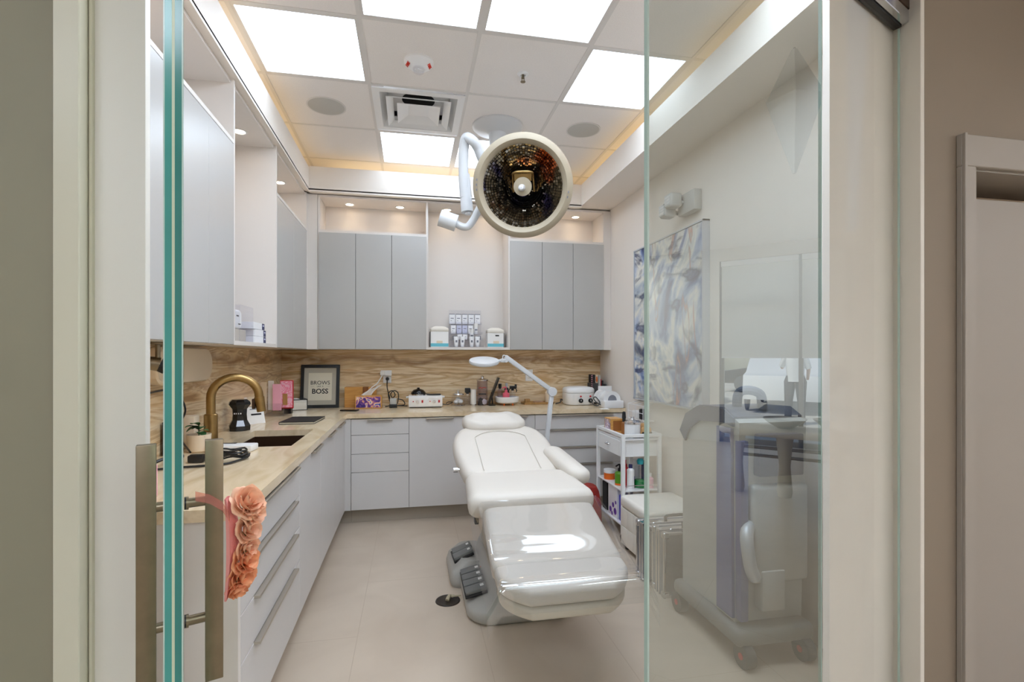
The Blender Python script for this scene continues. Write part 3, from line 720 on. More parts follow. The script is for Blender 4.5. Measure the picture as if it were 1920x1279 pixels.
B().cyl((1.085, Y0 - .028, 1.10), (1.085, Y0 + .028, 1.10), .035, n=32).obj('elbow', 'lampwhite', t)
T, L = bar((1.085, Y0, 1.10), (1.035, Y0, .66), .02, .02)
B().box((0, -.016, -.018), (L, .016, .018), .008, 2, T).obj('lower_arm', 'lampwhite', t)
b = B(); b.cyl((1.035, Y0, .05), (1.035, Y0, .68), .016); b.cyl((1.035, Y0, .62), (1.035, Y0, .69), .026); b.obj('post', 'lampwhite', t)
b = B()
for k in range(5):
    a = R(72 * k + 20); b.tube([(1.035, Y0, .09), (1.035 + .12 * math.cos(a), Y0 + .12 * math.sin(a), .075), (1.035 + .2 * math.cos(a), Y0 + .2 * math.sin(a), .055)], .014, 8, 3); b.cyl((1.035 + .2 * math.cos(a), Y0 + .2 * math.sin(a) - .01, .025), (1.035 + .2 * math.cos(a), Y0 + .2 * math.sin(a) + .01, .025), .025)
b.obj('caster_base', 'lampwhite', t)


# ------------------------------------------------------------------ wall art, emergency light on the right wall
def art_mat():
    m = bpy.data.materials.new('abstract brushwork'); m.use_nodes = True
    nt = m.node_tree; bs = nt.nodes['Principled BSDF']; bs.inputs['Roughness'].default_value = .55
    tc = nt.nodes.new('ShaderNodeTexCoord')
    def swirl(sc, rot, loc, dist, detail, cols, scale):
        mp = nt.nodes.new('ShaderNodeMapping'); mp.inputs['Scale'].default_value = scale; mp.inputs['Rotation'].default_value = rot; mp.inputs['Location'].default_value = loc
        n = nt.nodes.new('ShaderNodeTexNoise'); n.inputs['Scale'].default_value = sc; n.inputs['Distortion'].default_value = dist; n.inputs['Detail'].default_value = detail
        r = nt.nodes.new('ShaderNodeValToRGB'); el = r.color_ramp.elements
        while len(el) < len(cols): el.new(.5)
        for e, (p, c, a) in zip(el, cols): e.position = p; e.color = (*lin(c), a)
        nt.links.new(tc.outputs['Object'], mp.inputs[0]); nt.links.new(mp.outputs[0], n.inputs['Vector']); nt.links.new(n.outputs['Fac'], r.inputs['Fac'])
        return r
    a = swirl(1.05, (R(35), 0, 0), (3.1, .4, 2.2), 2.6, 4., [(.34, (56, 66, 108), 1), (.42, (112, 132, 176), 1), (.48, (178, 190, 208), 1), (.55, (230, 227, 216), 1), (.62, (186, 194, 198), 1), (.70, (116, 138, 180), 1)], (1, 1.3, 1))
    c = swirl(1.5, (R(-50), 0, 0), (.3, 2.4, .2), 1.8, 3., [(.60, (0, 0, 0), 0), (.66, (206, 130, 96), .8), (.70, (0, 0, 0), 0)], (1, 3.2, .8))
    d = swirl(1.0, (R(20), 0, 0), (7.3, 1.4, 5.2), 3.2, 3., [(.52, (60, 66, 100), 0), (.62, (48, 54, 88), .9), (.72, (84, 96, 140), .6)], (1, 1, 2.2))
    m1 = nt.nodes.new('ShaderNodeMix'); m1.data_type = 'RGBA'; m2 = nt.nodes.new('ShaderNodeMix'); m2.data_type = 'RGBA'
    nt.links.new(c.outputs['Alpha'], m1.inputs['Factor']); nt.links.new(a.outputs['Color'], m1.inputs['A']); nt.links.new(c.outputs['Color'], m1.inputs['B'])
    nt.links.new(d.outputs['Alpha'], m2.inputs['Factor']); nt.links.new(m1.outputs['Result'], m2.inputs['A']); nt.links.new(d.outputs['Color'], m2.inputs['B'])
    nt.links.new(m2.outputs['Result'], bs.inputs['Base Color'])
    return m
M['art'] = art_mat()
t = thing('painting', (XR - .02, 3.48, 1.645), 'large abstract blue and white canvas on the right wall behind the glass', 'painting')
b = B(); b.box((XR - .045, 2.975, 1.03), (XR, 3.99, 2.26), .002, 1); b.obj('canvas', 'art', t)
b = B(); b.box((XR - .05, 2.962, 1.018), (XR, 2.974, 2.272)); b.box((XR - .05, 3.991, 1.018), (XR, 4.003, 2.272)); b.box((XR - .05, 2.962, 1.018), (XR, 4.003, 1.029)); b.box((XR - .05, 2.962, 2.261), (XR, 4.003, 2.272)); b.obj('edge_frame', 'steelblue', t)

t = thing('emergency_wall_lamp', (XR - .03, 3.16, 2.40), 'two-headed emergency light above the painting', 'emergency light')
b = B(); b.box((XR - .06, 3.05, 2.36), (XR, 3.26, 2.50), .008); b.obj('housing', 'machinegrey', t)
for y, z, lab in ((3.22, 2.46, 0), (3.30, 2.41, 0)):
    b = B(); b.box((XR - .16, y - .045, z - .05), (XR - .07, y + .045, z + .05), .018, 3); b.cyl((XR - .08, y, z), (XR - .05, y - .03, z - .02), .015)
    hd = b.obj('lamp_head', 'machinegrey', t)
    b = B(); b.box((XR - .164, y - .035, z - .038), (XR - .159, y + .035, z + .038), .002, 1)
    for k in range(4): b.box((XR - .167, y - .035, z - .03 + k * .02), (XR - .163, y + .035, z - .024 + k * .02))
    b.obj('lens', M['lampwhite'], hd)

# ------------------------------------------------------------------ trolley
t = thing('trolley', (1.66, 3.75, 0), 'white three-tier beauty trolley with a drawer beside the right wall', 'trolley')
x0, x1, y0, y1 = 1.53, 1.82, 3.49, 3.99; w = .014
b = B()
for x in (x0, x1):
    for y in (y0, y1): b.box((x - w, y - w, .06), (x + w, y + w, .80), .003, 1)
for x in (x0, x1): b.box((x - w * .9, y0, .777), (x + w * .9, y1, .80), .003, 1)
for y in (y0, y1): b.box((x0, y - w * .9, .777), (x1, y + w * .9, .80), .003, 1)
b.obj('frame', 'white', t)
for z in (.765, .385, .13):
    sh = B().box((x0 - .005, y0 - .005, z - .012), (x1 + .005, y1 + .005, z), .002, 1).obj('shelf', 'white', t)
b = B(); b.box((x0 + .006, y0 + .016, .63), (x1, y1 - .016, .752)); b.obj('drawer_box', 'white', t)
d_ = B().box((x0 - .012, y0 + .03, .632), (x0 + .006, y1 - .03, .75), .003, 1).obj('drawer', 'white', t)
B().tube([(x0 - .012, 3.71, .70), (x0 - .03, 3.715, .693), (x0 - .03, 3.765, .693), (x0 - .012, 3.77, .70)], .005, 8, 3).obj('handle', 'chrome', d_)
b = B(); b.tube([(x0 + .012, y0 - .010, .42), (x1 - .012, y0 - .010, .42)], .003, 6); b.obj('guard_rail', 'chrome', t)
for x in (x0, x1):
    for y in (y0, y1): B().cyl((x - .01, y, .03), (x + .01, y, .03), .03, n=20).obj('caster', 'darkgrey', t)

def bottle(name, x, y, z, prof, m, label, cat, cap=None, capm='black', n=24, extra=None):
    t = thing(name, (x, y, z), label, cat)
    B().lathe(prof, (x, y, z), n).obj('body', m, t)
    if cap: B().lathe(cap, (x, y, z), n).obj('cap', capm, t)
    if extra: extra(t)
    return t
zt = .7662
t = thing('wooden_box', (1.60, 3.80, zt), 'orange wooden box with patterned side on the trolley top', 'box')
b = B(); b.box((1.548, 3.76, zt), (1.65, 3.90, zt + .115), .002, 1); b.obj('case', 'wood', t)
b = B(); b.box((1.5465, 3.775, zt + .008), (1.548, 3.885, zt + .107)); b.obj('patterned_panel', ramp_mat('mixed floral print', [(.3, (170, 90, 60)), (.45, (224, 214, 224)), (.55, (120, 100, 150)), (.7, (236, 196, 120))], (30, 30, 30), 1., 2.), t)
b = B(); b.box((1.565, 3.7585, zt + .02), (1.64, 3.76, zt + .10)); b.obj('recess', 'darkwood', t)
bottle('canister', 1.655, 3.60, zt, [(.0, 0), (.058, 0), (.06, .005), (.06, .10), (.0, .10)], 'white', 'white canister with a chrome lid at the front of the trolley top', 'canister',
       [(.063, .098), (.063, .112), (.05, .122), (.02, .128), (.012, .14), (.016, .15), (0, .152)], 'chrome')
bottle('dropper_bottle', 1.63, 3.70, zt, [(0, 0), (.02, 0), (.02, .09), (.012, .10), (0, .10)], M['darkwood'], 'dropper bottle with black rubber top behind the white canister', 'bottle',
       [(.013, .10), (.013, .125), (.016, .13), (.012, .175), (.0, .182)], 'blackmatte')
t = thing('pouch', (1.755, 3.62, zt), 'brown and cream pouch lying at the right of the trolley top', 'pouch')
b = B(); b.pillow(rrect(1.71, 1.80, 3.56, 3.68, .02), .075, .025, .02, Matrix.Translation((0, 0, zt))); b.obj('bag', mat('tan fabric', (196, 152, 100), .8, noise=.25, nscale=40), t)
b = B(); b.box((1.715, 3.557, zt + .005), (1.795, 3.562, zt + .035), .002, 1); b.obj('band', 'blackmatte', t)
t = thing('scissors', (1.6, 3.525, zt), 'dark metal scissors lying at the front edge of the trolley top', 'scissors')
b = B(); b.tube([(1.555, 3.515, zt + .006), (1.62, 3.52, zt + .006), (1.69, 3.53, zt + .008)], .004, 6, 3); b.tube([(1.62, 3.52, zt + .005), (1.68, 3.512, zt + .006), (1.70, 3.515, zt + .006)], .004, 6, 3); b.obj('blades', 'darkgrey', t)
# wire rack on the wall
t = thing('hanging_wire_rack', (1.86, 3.86, .93), 'small white wire rack on the right wall above the trolley', 'rack')
b = B()
for y in (3.72, 3.86, 4.0): b.tube([(1.893, y, .86), (1.80, y, .86), (1.80, y, .98), (1.893, y, 1.0)], .0028, 6)
for x, z in ((1.80, .86), (1.80, .92), (1.80, .98), (1.893, .86), (1.893, 1.0), (1.85, .86)): b.tube([(x, 3.72, z), (x, 4.0, z)], .0028, 6)
b.obj('wires', 'white', t)
tag(B().box((1.82, 3.76, .864), (1.87, 3.84, .95), .01, 2).obj('pouch', 'blackmatte'), 'black case standing in the wire rack, nearer the camera', 'case')
tag(B().box((1.82, 3.88, .864), (1.87, 3.97, .925), .006, 2).obj('carton', 'paper'), 'white carton in the wire rack beside the black case', 'box')
# middle shelf
zm = .3862
bottle('cream_jar', 1.575, 3.86, zm, [(0, 0), (.045, 0), (.045, .05), (0, .05)], 'orange', 'orange jar with a white lid on the trolley middle shelf', 'jar', [(.047, .05), (.047, .075), (0, .075)], 'white')
def pump(t): pass
def pump_bottle(x, y, z, r, h, m, capm, label, fill=None, fm=None):
    t = thing('pump_bottle', (x, y, z), label, 'bottle')
    B().lathe([(0, 0), (r, 0), (r, h * .85), (r * .8, h * .95), (r * .4, h), (0, h)], (x, y, z), 24).obj('body', m, t)
    if fill: B().lathe([(0, .001), (r * 1.004, .001), (r * 1.004, h * fill), (0, h * fill)], (x, y, z), 24).obj('label_band', fm, t)
    b = B(); b.lathe([(r * .42, h), (r * .42, h + .02), (r * .15, h + .025), (r * .15, h + .05), (0, h + .05)], (x, y, z), 16); b.tube([(x, y, z + h + .048), (x - .012, y - .008, z + h + .052), (x - .04, y - .02, z + h + .042)], .006, 8, 3); b.obj('pump_head', capm, t)
    return t
pump_bottle(1.578, 3.66, zm, .038, .105, 'green', 'black', 'green gel pump bottle with black pump on the trolley middle shelf', .14, 'orange')
pump_bottle(1.60, 3.60, zm, .026, .15, 'red', 'red', 'slim red pump bottle behind the green one on the trolley')
bottle('lotion_bottle', 1.612, 3.54, zm, [(0, 0), (.027, 0), (.027, .14), (.012, .155), (0, .155)], 'white', 'white bottle with a navy cap behind the front trolley post', 'bottle', [(.014, .15), (.014, .18), (0, .18)], 'navy')
bottle('lotion_bottle', 1.652, 3.615, zm, [(0, 0), (.027, 0), (.027, .12), (.012, .135), (0, .135)], 'paper', 'white bottle with a purple label on the trolley middle shelf', 'bottle', [(.0275, .02), (.0275, .075), (0, .075)], 'purple')
bottle('wash_bottle', 1.70, 3.56, zm, [(0, 0), (.045, 0), (.045, .15), (.02, .18), (0, .18)], M['acrylic'], 'clear bottle with green gel and teal cap on the trolley', 'bottle', [(.022, .175), (.026, .20), (.018, .215), (0, .215)], 'teal',
       extra=lambda t: B().lathe([(0, .002), (.0435, .002), (.0435, .055), (0, .06)], (1.70, 3.56, zm), 24).obj('gel', 'emerald', t))
bottle('wash_bottle', 1.72, 3.70, zm, [(0, 0), (.04, 0), (.04, .14), (.02, .16), (0, .16)], 'white', 'plain white bottle behind the teal-capped one on the trolley', 'bottle', [(.022, .155), (.022, .18), (0, .18)], 'white')
bottle('pink_bottle', 1.765, 3.53, zm, [(0, 0), (.026, 0), (.026, .07), (.01, .085), (0, .085)], 'palepink', 'small pink bottle on the trolley middle shelf near the glass edge', 'bottle', [(.011, .084), (.011, .11), (0, .11)], 'white')
bottle('blue_bottle', 1.775, 3.63, zm, [(0, 0), (.03, 0), (.03, .15), (.012, .165), (0, .165)], 'navy', 'dark blue bottle at the back of the trolley middle shelf', 'bottle', [(.013, .16), (.013, .185), (0, .185)], 'black')
# bottom shelf
zb = .1312
t = thing('carton', (1.59, 3.70, zb), 'tall white and purple carton on the trolley bottom shelf', 'box')
b = B(); b.box((1.54, 3.62, zb), (1.63, 3.80, zb + .235), .002, 1); b.obj('case', 'cardboard', t)
b = B()
for y, z, r in ((3.66, .05, .026), (3.70, .09, .020), (3.75, .045, .022), (3.72, .02, .015), (3.65, .12, .014)): b.cyl((1.5385, y, zb + z), (1.5398, y, zb + z), r, n=16)
b.obj('purple_dots', 'purple', t)
tag(B().box((1.545, 3.53, zb), (1.62, 3.605, zb + .20), .012, 2).obj('carton', 'blue'), 'royal blue package on the trolley bottom shelf', 'box')
tag(B().box((1.55, 3.85, zb), (1.65, 3.95, zb + .22), .003, 1).obj('carton', 'blackmatte'), 'black box at the back of the trolley bottom shelf', 'box')
# red bag beside the chair
t = thing('bag', (1.40, 3.86, 0), 'dark red bag standing on the floor between chair and trolley', 'bag')
b = B(); b.rings([[(1.40 + x, 3.86 + y, z) for x, y in rrect(-sx, sx, -.08, .08, .05)] for sx, z in ((.085, 0), (.095, .06), (.09, .2), (.07, .30), (.05, .34))]); b.obj('body', mat('dark red fabric', (150, 34, 26), .6, noise=.3, nscale=20), t)

# ------------------------------------------------------------------ ottoman and cases
t = thing('ottoman', (1.68, 3.2, 0), 'cream tufted cube ottoman in front of the trolley', 'ottoman')
b = B(); b.box((1.485, 3.0, .03), (1.885, 3.42, .30), .015, 3); b.obj('body', 'otto', t)
b = B()
for k in range(4):
    for j in range(2): b.box((1.4795, 3.004 + k * .103, .035 + j * .132), (1.49, 3.004 + k * .103 + .101, .035 + j * .132 + .13), .0095, 3)
b.obj('tufted_panels', 'otto', t)
b = B(); b.pillow(rrect(1.475, 1.893, 2.99, 3.43, .03), .085, .028, .012, Matrix.Translation((0, 0, .295))); b.obj('lid', 'otto', t, 60)
for x in (1.52, 1.85):
    for y in (3.04, 3.38): B().cyl((x, y, 0), (x, y, .035), .02).obj('foot', 'black', t)
def case(y0, y1, x0, x1, h, label):
    t = thing('aluminium_case', ((x0 + x1) / 2, (y0 + y1) / 2, 0), label, 'case', 'aluminium cases')
    B().box((x0 + .004, y0 + .004, .004), (x1 - .004, y1 - .004, h - .004)).obj('shell', 'alu', t)
    b = B(); e = .016
    for y in (y0, y1 - e):
        b.box((x0, y, 0), (x1, y + e, e), .003, 1); b.box((x0, y, h - e), (x1, y + e, h), .003, 1); b.box((x0, y, 0), (x0 + e, y + e, h), .003, 1); b.box((x1 - e, y, 0), (x1, y + e, h), .003, 1)
    ym = (y0 + y1) / 2
    b.box((x0 - .001, ym - .022, 0), (x0 + .012, ym - .008, h), .002, 1); b.box((x0 - .001, ym + .008, 0), (x0 + .012, ym + .022, h), .002, 1)
    b.box((x0, ym - .022, h - .01), (x1, ym + .022, h + .002), .002, 1)
    b.obj('edge_trim', 'chrome', t)
    b = B()
    for x in (x0, x1 - .035):
        for y in (y0, y1 - .035):
            for z in (0, h - .035): b.box((x - .003, y - .003, max(0, z - .003)), (x + .038, y + .038, z + .038), .010, 3)
    b.obj('corner_cap', 'chrome', t)
    xm = (x0 + x1) / 2
    B().tube([(xm - .07, ym, h), (xm - .065, ym, h + .03), (xm + .065, ym, h + .03), (xm + .07, ym, h)], .009, 10, 3).obj('handle', 'darkgrey', t)
    for x in (xm - .14, xm + .14): B().box((x - .025, ym - .03, h - .03), (x + .025, ym - .015, h + .008), .003, 1).obj('latch', 'chrome', t)
    return t
case(2.815, 2.965, 1.385, 1.86, .355, 'aluminium case standing next to the cream ottoman')
case(2.64, 2.795, 1.405, 1.88, .372, 'aluminium case nearest the camera, wholly behind the glass panel')

# ------------------------------------------------------------------ treatment machine behind the glass
t = thing('treatment_machine', (1.6, 2.22, 0), 'tall grey and blue wheeled treatment machine behind the glass panel', 'treatment machine')
mx0, mx1, my0, my1 = 1.43, 1.80, 2.00, 2.50
prof = [(my1, .16), (my1, .98), (my1 - .05, 1.06), (my1 - .16, 1.11), (my0 + .10, 1.12), (my0 + .02, 1.08), (my0 + .05, .16)]
def side(x0, x1, pr): return [[(x0, y, z) for y, z in pr], [(x1, y, z) for y, z in pr]]
b = B(); b.rings(side(mx0 + .012, mx1 - .012, prof)); b.obj('body', 'machinegrey', t, 30)
pp = [(my1 + .01, .17), (my1 + .01, .985), (my1 - .045, 1.072), (my1 - .16, 1.125), (my0 + .16, 1.13), (my0 + .16, 1.06), (my1 - .15, 1.05), (my1 - .09, 1.01), (my1 - .07, .93), (my1 - .07, .17)]
b = B()
b.rings(side(mx0, mx0 + .013, [(my1 + .012, .98), (my1 - .045, 1.075), (my1 - .16, 1.128), (my0 + .12, 1.135), (my0 + .05, 1.10), (my0 + .05, 1.06), (my0 + .12, 1.07), (my1 - .18, 1.055), (my1 - .08, 1.0), (my1 - .04, .93)]))
b.rings(side(mx0 + .01, mx1 - .01, [(my1 - .12, 1.085), (my1 - .16, 1.132), (my0 + .12, 1.14), (my0 + .05, 1.105), (my0 + .05, 1.085)]))
b.obj('top_cover', 'darkslate', t, 30)
b = B(); b.rings(side(mx0 - .003, mx0 + .02, [(my0 + .17, .19), (my0 + .17, 1.05), (my0 + .06, 1.05), (my0 + .05, .19)])); b.box((mx0 + .01, my0 + .005, .19), (mx0 + .05, my0 + .05, 1.0), .006); b.obj('blue_stripe', 'bluemachine', t, 30)
b = B(); b.box((mx0 + .06, my0 - .01, .36), (mx1 - .02, my0 + .05, .80), .02, 3); b.box((mx0 + .10, my0 - .02, .24), (mx0 + .22, my0 + .04, .42), .01, 2); b.obj('front_panel', 'machinegrey', t)
B().box((mx0 + .09, my0 - .013, .84), (mx1 - .05, my0 + .04, 1.03), .008, 2).obj('screen', 'darkslate', t)
b = B(); b.box((mx0 - .03, my0 - .03, .09), (mx1 + .0, my1 + .04, .17), .03, 3); b.obj('chassis', 'pedal', t)
b = B(); b.tube([(mx0 + .06, my0 + .02, .62), (mx0 + .02, my0 - .02, .58), (mx0 + .03, my0 - .03, .46), (mx0 + .06, my0 - .02, .40)], .028, 12, 5); b.obj('handpiece', 'steelblue', t)
b = B(); b.tube([(mx0 + .1, my0 + .16, 1.12), (mx0 + .1, my0 + .15, 1.2), (mx0 + .13, my0 + .12, 1.22), (mx0 + .18, my0 + .10, 1.2), (mx0 + .19, my0 + .1, 1.13)], .022, 10, 5); b.obj('handpiece_holder', 'darkslate', t)
for x, y in ((mx0 - .005, my1 + .0), (mx0 + .02, my0 - .01), (mx1 - .05, my0 - .01), (mx1 - .05, my1)):
    b = B(); b.cyl((x - .022, y, .052), (x + .022, y, .052), .052, n=24); b.box((x - .01, y - .02, .06), (x + .01, y + .02, .1)); b.m(1); b.cyl((x - .025, y, .052), (x + .025, y, .052), .015, n=16); b.obj('caster', ['darkgrey', 'red'], t)

# ------------------------------------------------------------------ front: jambs, glass door, glass panels, hall wall
struct(B().box((-1.28, 1.45, 0), (-.669, 1.475, 3.1), .002, 2).obj('wall_front', 'white_trim'))
b = B(); b.box((-.848, 1.405, 0), (-.792, 1.45, 3.1), .002, 1); b.box((-.789, 1.438, 0), (-.783, 1.45, 3.1)); struct(b.obj('trim_4', 'cream_trim'))
struct(box1('wall_hall_left', (-3.0, 1.425, 0), (-.848, 1.45, 3.1), 'olive_paint'))

dA = Vector((-.301 - .002, .726, 0)); dirD = Vector((-.3690, .9294, 0)).normalized(); nD = Vector((dirD.y, -dirD.x, 0))   # pane runs from its near edge into the room
def DT(z=0): return frameT((dA.x, dA.y, z), dirD, nD, (0, 0, 1))      # x along pane, y towards the room side (right), z up
t = thing('glass_door', (dA.x, dA.y, .012), 'open glass door seen edge-on with long brushed metal pull bars', 'glass door')
TH = .0104; LD = .74; HD = 2.66
b = B(); b.box((.001, -TH + .001, .012), (LD, TH - .001, HD), T=DT()); b.obj('pane', 'pane', t)
b = B(); b.box((-.0006, -TH, .012), (.003, -.0016, HD), T=DT()); b.m(1); b.box((-.0006, .0016, .012), (.003, TH, HD), T=DT()); b.m(2); b.box((-.0004, -.0016, .012), (.003, .0016, HD), T=DT())
b.m(3); b.box((-.0008, -TH - .0004, .012), (.001, -TH + .0012, HD), T=DT()); b.box((-.0008, TH - .0012, .012), (.001, TH + .0004, HD), T=DT())
b.obj('polished_edge', ['glassedge', 'glassedge2', 'interlayer', 'palepane'], t)
HX = .648
for s, lab in ((-1, 'left'), (1, 'right')):
    off = .063 if s < 0 else .072; zt_, zb_ = 1.178, .594
    b = B(); b.box((HX - .0125, s * off - .019, zb_), (HX + .0125, s * off + .019, zt_), .0015, 2, DT()); h = b.obj('pull_handle', 'nickel', t)
    for z in (1.030, .748):
        p = [DT(z) @ Vector((HX, s * q, 0)) for q in (TH, TH + .004, TH + .009, off - .018)]
        B().cyl(p[0], p[1], .015).obj('washer', 'black', h)
        b = B(); b.cyl(p[1], p[2], .0155); b.cyl(p[2], p[3], .0115); b.obj('standoff', 'nickel', h)

# flower headband hung on the inner pull bar
t = thing('flower_headband', tuple(DT(.9) @ Vector((HX, .10, 0))), 'pink felt headband with peach fabric roses hanging on the door pull', 'flower headband')
hp = DT(0)
camd = Vector((-.5, .87, 0))
def HP(a, bb, z): return hp @ Vector((HX + a, .0925 + bb, z))      # a along pane, bb away from pane
b = B(); vs = []; fs = []; n = 26
for i in range(n + 1):
    f = i / n; z = 1.03 - .25 * f; bul = .022 * math.sin(math.pi * min(1, f * 1.02)) ** .8
    for (a, bb) in ((-.018, .004 + bul * .35), (.012, .012 + bul * 1.05), (.020, .014 + bul * 1.1), (.016, .008 + bul * .9), (-.014, .0 + bul * .2)): vs.append(HP(a, bb, z))
for i in range(n):
    for k in range(5): j = (k + 1) % 5; fs.append((i * 5 + k, i * 5 + j, (i + 1) * 5 + j, (i + 1) * 5 + k))
b.add(vs, fs); b.obj('band', 'ribbon', t, 60)
b = B(); vs = []; fs = []
q = [(-.02, -.060, 1.050), (-.021, -.030, 1.038), (-.022, -.005, 1.018), (-.018, .012, .985)]
for a, bb, z in q: vs += [HP(a, bb, z + .010), HP(a, bb, z - .012), HP(a + .002, bb, z - .012), HP(a + .002, bb, z + .010)]
for i in range(3):
    for k in range(4): j = (k + 1) % 4; fs.append((i * 4 + k, i * 4 + j, i * 4 + 4 + j, i * 4 + 4 + k))
b.add(vs, fs); b.obj('ribbon_loop', 'gauze', t)
def rose(c, r, up, seed, m):
    rn = random.Random(seed); b = B(); up = Vector(up).normalized(); xa = up.orthogonal().normalized(); ya = up.cross(xa)
    for ring, (np_, rad, open_) in enumerate(((3, .40, .10), (3, .66, .25), (4, .88, .45), (5, 1.0, .8))):
        for k in range(np_):
            a0 = 2 * math.pi * (k + rn.uniform(-.15, .15)) / np_ + ring * .7; wd = 2 * math.pi / np_ * .72
            vs = []; fs = []; nu, nv = 7, 6
            for iv in range(nv):
                v = iv / (nv - 1); rd_ = rad * r * (.25 + .75 * v ** .7) ; h = r * (1.15 - open_ * .75) * v - r * open_ * .28 * v ** 3
                for iu in range(nu):
                    u = iu / (nu - 1) * 2 - 1; ww = wd * (.35 + .65 * math.sin(math.pi * (.12 + .62 * v)))
                    a = a0 + u * ww; rr_ = rd_ * (1 - .12 * u * u) + r * .05 * math.sin(5 * u + seed) * v; hh = h - r * .18 * u * u * v + r * .05 * math.sin(7 * a) * v
                    vs.append(Vector(c) + xa * (rr_ * math.cos(a)) + ya * (rr_ * math.sin(a)) + up * (hh - r * .3))
            for iv in range(nv - 1):
                for iu in range(nu - 1): i0 = iv * nu + iu; fs.append((i0, i0 + 1, i0 + nu + 1, i0 + nu))
            b.add(vs, fs)
    return b.obj('rose', m, t, 80)
for k, (bb, z, r, m, up) in enumerate(((.085, 1.012, .038, 'petal', (.7, -.5, .5)), (.098, .985, .030, 'petal', (.8, -.4, .1)), (.087, .945, .031, 'petal', (.8, -.5, .2)), (.085, .900, .027, 'petal', (.8, -.5, -.1)), (.080, .868, .032, 'petal2', (.8, -.5, .1)), (.073, .832, .032, 'petal2', (.7, -.6, -.2)), (.063, .802, .026, 'petal2', (.5, -.4, -.6)))):
    rose(HP(0, bb - .034, z), r * 1.22, up, k, m)
b = B()
for bb, z in ((.040, .985), (.038, .93), (.038, .885), (.035, .85), (.032, .815)):
    c = HP(.004, bb, z); b.add([c + Vector((0, 0, .012)), c + Vector((.016, -.006, .004)), c + Vector((.004, .004, -.014)), c + Vector((-.004, -.008, 0))], [(0, 1, 2), (0, 2, 3)])
b.obj('leaf_tufts', 'leaf', t)

# right-hand glazing: plane at an angle, from the opening to the end of the hall wall
gA = Vector((.527, 1.069, 0)); gD = Vector((.9236, .3826, 0)).normalized(); gN = Vector((-gD.y, gD.x, 0))
def GT(z=0): return frameT((gA.x, gA.y, z), gD, gN, (0, 0, 1))
L1, L2 = .814, 1.430; HG = 2.645
t = thing('glass_screen', tuple(GT() @ Vector((L1 / 2, 0, 0))), 'large fixed glass panel right of the opening, reflecting the lobby window', 'glass panel')
b = B(); b.add([GT() @ Vector(p) for p in ((.006, 0, .01), (L1, 0, .01), (L1, 0, HG), (.006, 0, HG))], [(0, 1, 2, 3)]); b.obj('pane', 'panelpane', t)
b = B(); b.box((0, -.0015, .01), (.006, .0085, HG), T=GT()); b.box((L1 - .003, -.001, .01), (L1, .009, HG), T=GT()); b.obj('polished_edge', 'palepane', t)
t = thing('glass_screen', tuple(GT() @ Vector(((L1 + L2) / 2, 0, 0))), 'narrow hazy glass panel between the large pane and the white jamb', 'glass panel')
b = B(); b.add([GT() @ Vector(p) for p in ((L1 + .003, .003, .01), (L2 - .004, .003, .01), (L2 - .004, .003, HG), (L1 + .003, .003, HG))], [(0, 1, 2, 3)]); b.obj('pane', 'frostpane', t)
b = B(); b.box((L2 - .004, -.001, .01), (L2, .006, HG), T=GT()); b.obj('polished_edge', 'palepane', t)
# head channel
t = thing('glass_head_channel', tuple(GT(2.66) @ Vector((L2 / 2, 0, 0))), 'black and silver metal channel holding the top of the glass, upper right', 'channel')
b = B(); b.box((0, -.03, 2.655), (L2 + .0, -.006, 2.70), .002, 1, GT()); b.obj('silver_cover', 'chrome', t)
b = B(); b.box((0, -.006, 2.648), (L2, .022, 2.70), .002, 1, GT()); b.obj('black_channel', 'black', t)
b = B(); b.box((0, -.032, 2.702), (L2, .03, 2.737), .002, 1, GT()); b.obj('bronze_header', 'bronze', t)
struct(B().box((-.9, -.04, 2.74), (L2, .05, 3.25), T=GT()).obj('wall_header', 'hall_paint'))
# return wall behind the narrow panel, hall wall with a door
struct(B().box((L1 + .12, .030, 0), (L2 + .1, .052, 3.1), T=GT()).obj('wall_return', 'wall'))
b = B(); b.box((1.857, 1.542, 0), (1.875, 1.70, 3.1), .002, 1); struct(b.obj('trim_5', 'white_trim'))
b = B()
xd0, xd1, zd = 2.085, 2.935, 2.10
yw0, yw1 = 1.543, 1.80
b.box((1.875, yw0, 0), (xd0 - .005, yw1, 3.1)); b.box((xd1 + .005, yw0, 0), (8.0, yw1, 3.1)); b.box((xd0 - .005, yw0, zd + .005), (xd1 + .005, yw1, 3.1))
struct(b.obj('wall_hall_right', 'hall_paint'))
# casing: stepped profile
t = struct(thing('trim_6', (2.5, 1.53, 0), 'white stepped door casing in the hall wall at the right edge', 'door casing'))
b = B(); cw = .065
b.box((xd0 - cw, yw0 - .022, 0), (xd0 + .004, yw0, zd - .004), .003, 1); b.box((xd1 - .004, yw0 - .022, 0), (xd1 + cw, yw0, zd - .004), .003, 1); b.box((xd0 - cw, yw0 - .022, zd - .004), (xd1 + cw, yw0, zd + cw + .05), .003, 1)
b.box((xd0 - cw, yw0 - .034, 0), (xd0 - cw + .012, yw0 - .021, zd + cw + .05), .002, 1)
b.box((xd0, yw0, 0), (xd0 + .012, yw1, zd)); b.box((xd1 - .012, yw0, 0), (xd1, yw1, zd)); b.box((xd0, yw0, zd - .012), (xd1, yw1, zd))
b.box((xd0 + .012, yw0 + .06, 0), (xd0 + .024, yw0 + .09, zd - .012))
b.obj('casing', 'shaded_trim', t)
l = bpy.data.lights.new('side room fill light', 'POINT'); l.energy = 9; l.color = (1, .9, .8); l.shadow_soft_size = .1  # unseen lamp added to brighten the dark band above the door leaf
o = bpy.data.objects.new('side room fill light', l); COL.objects.link(o); o.location = (2.7, 2.25, 2.7)
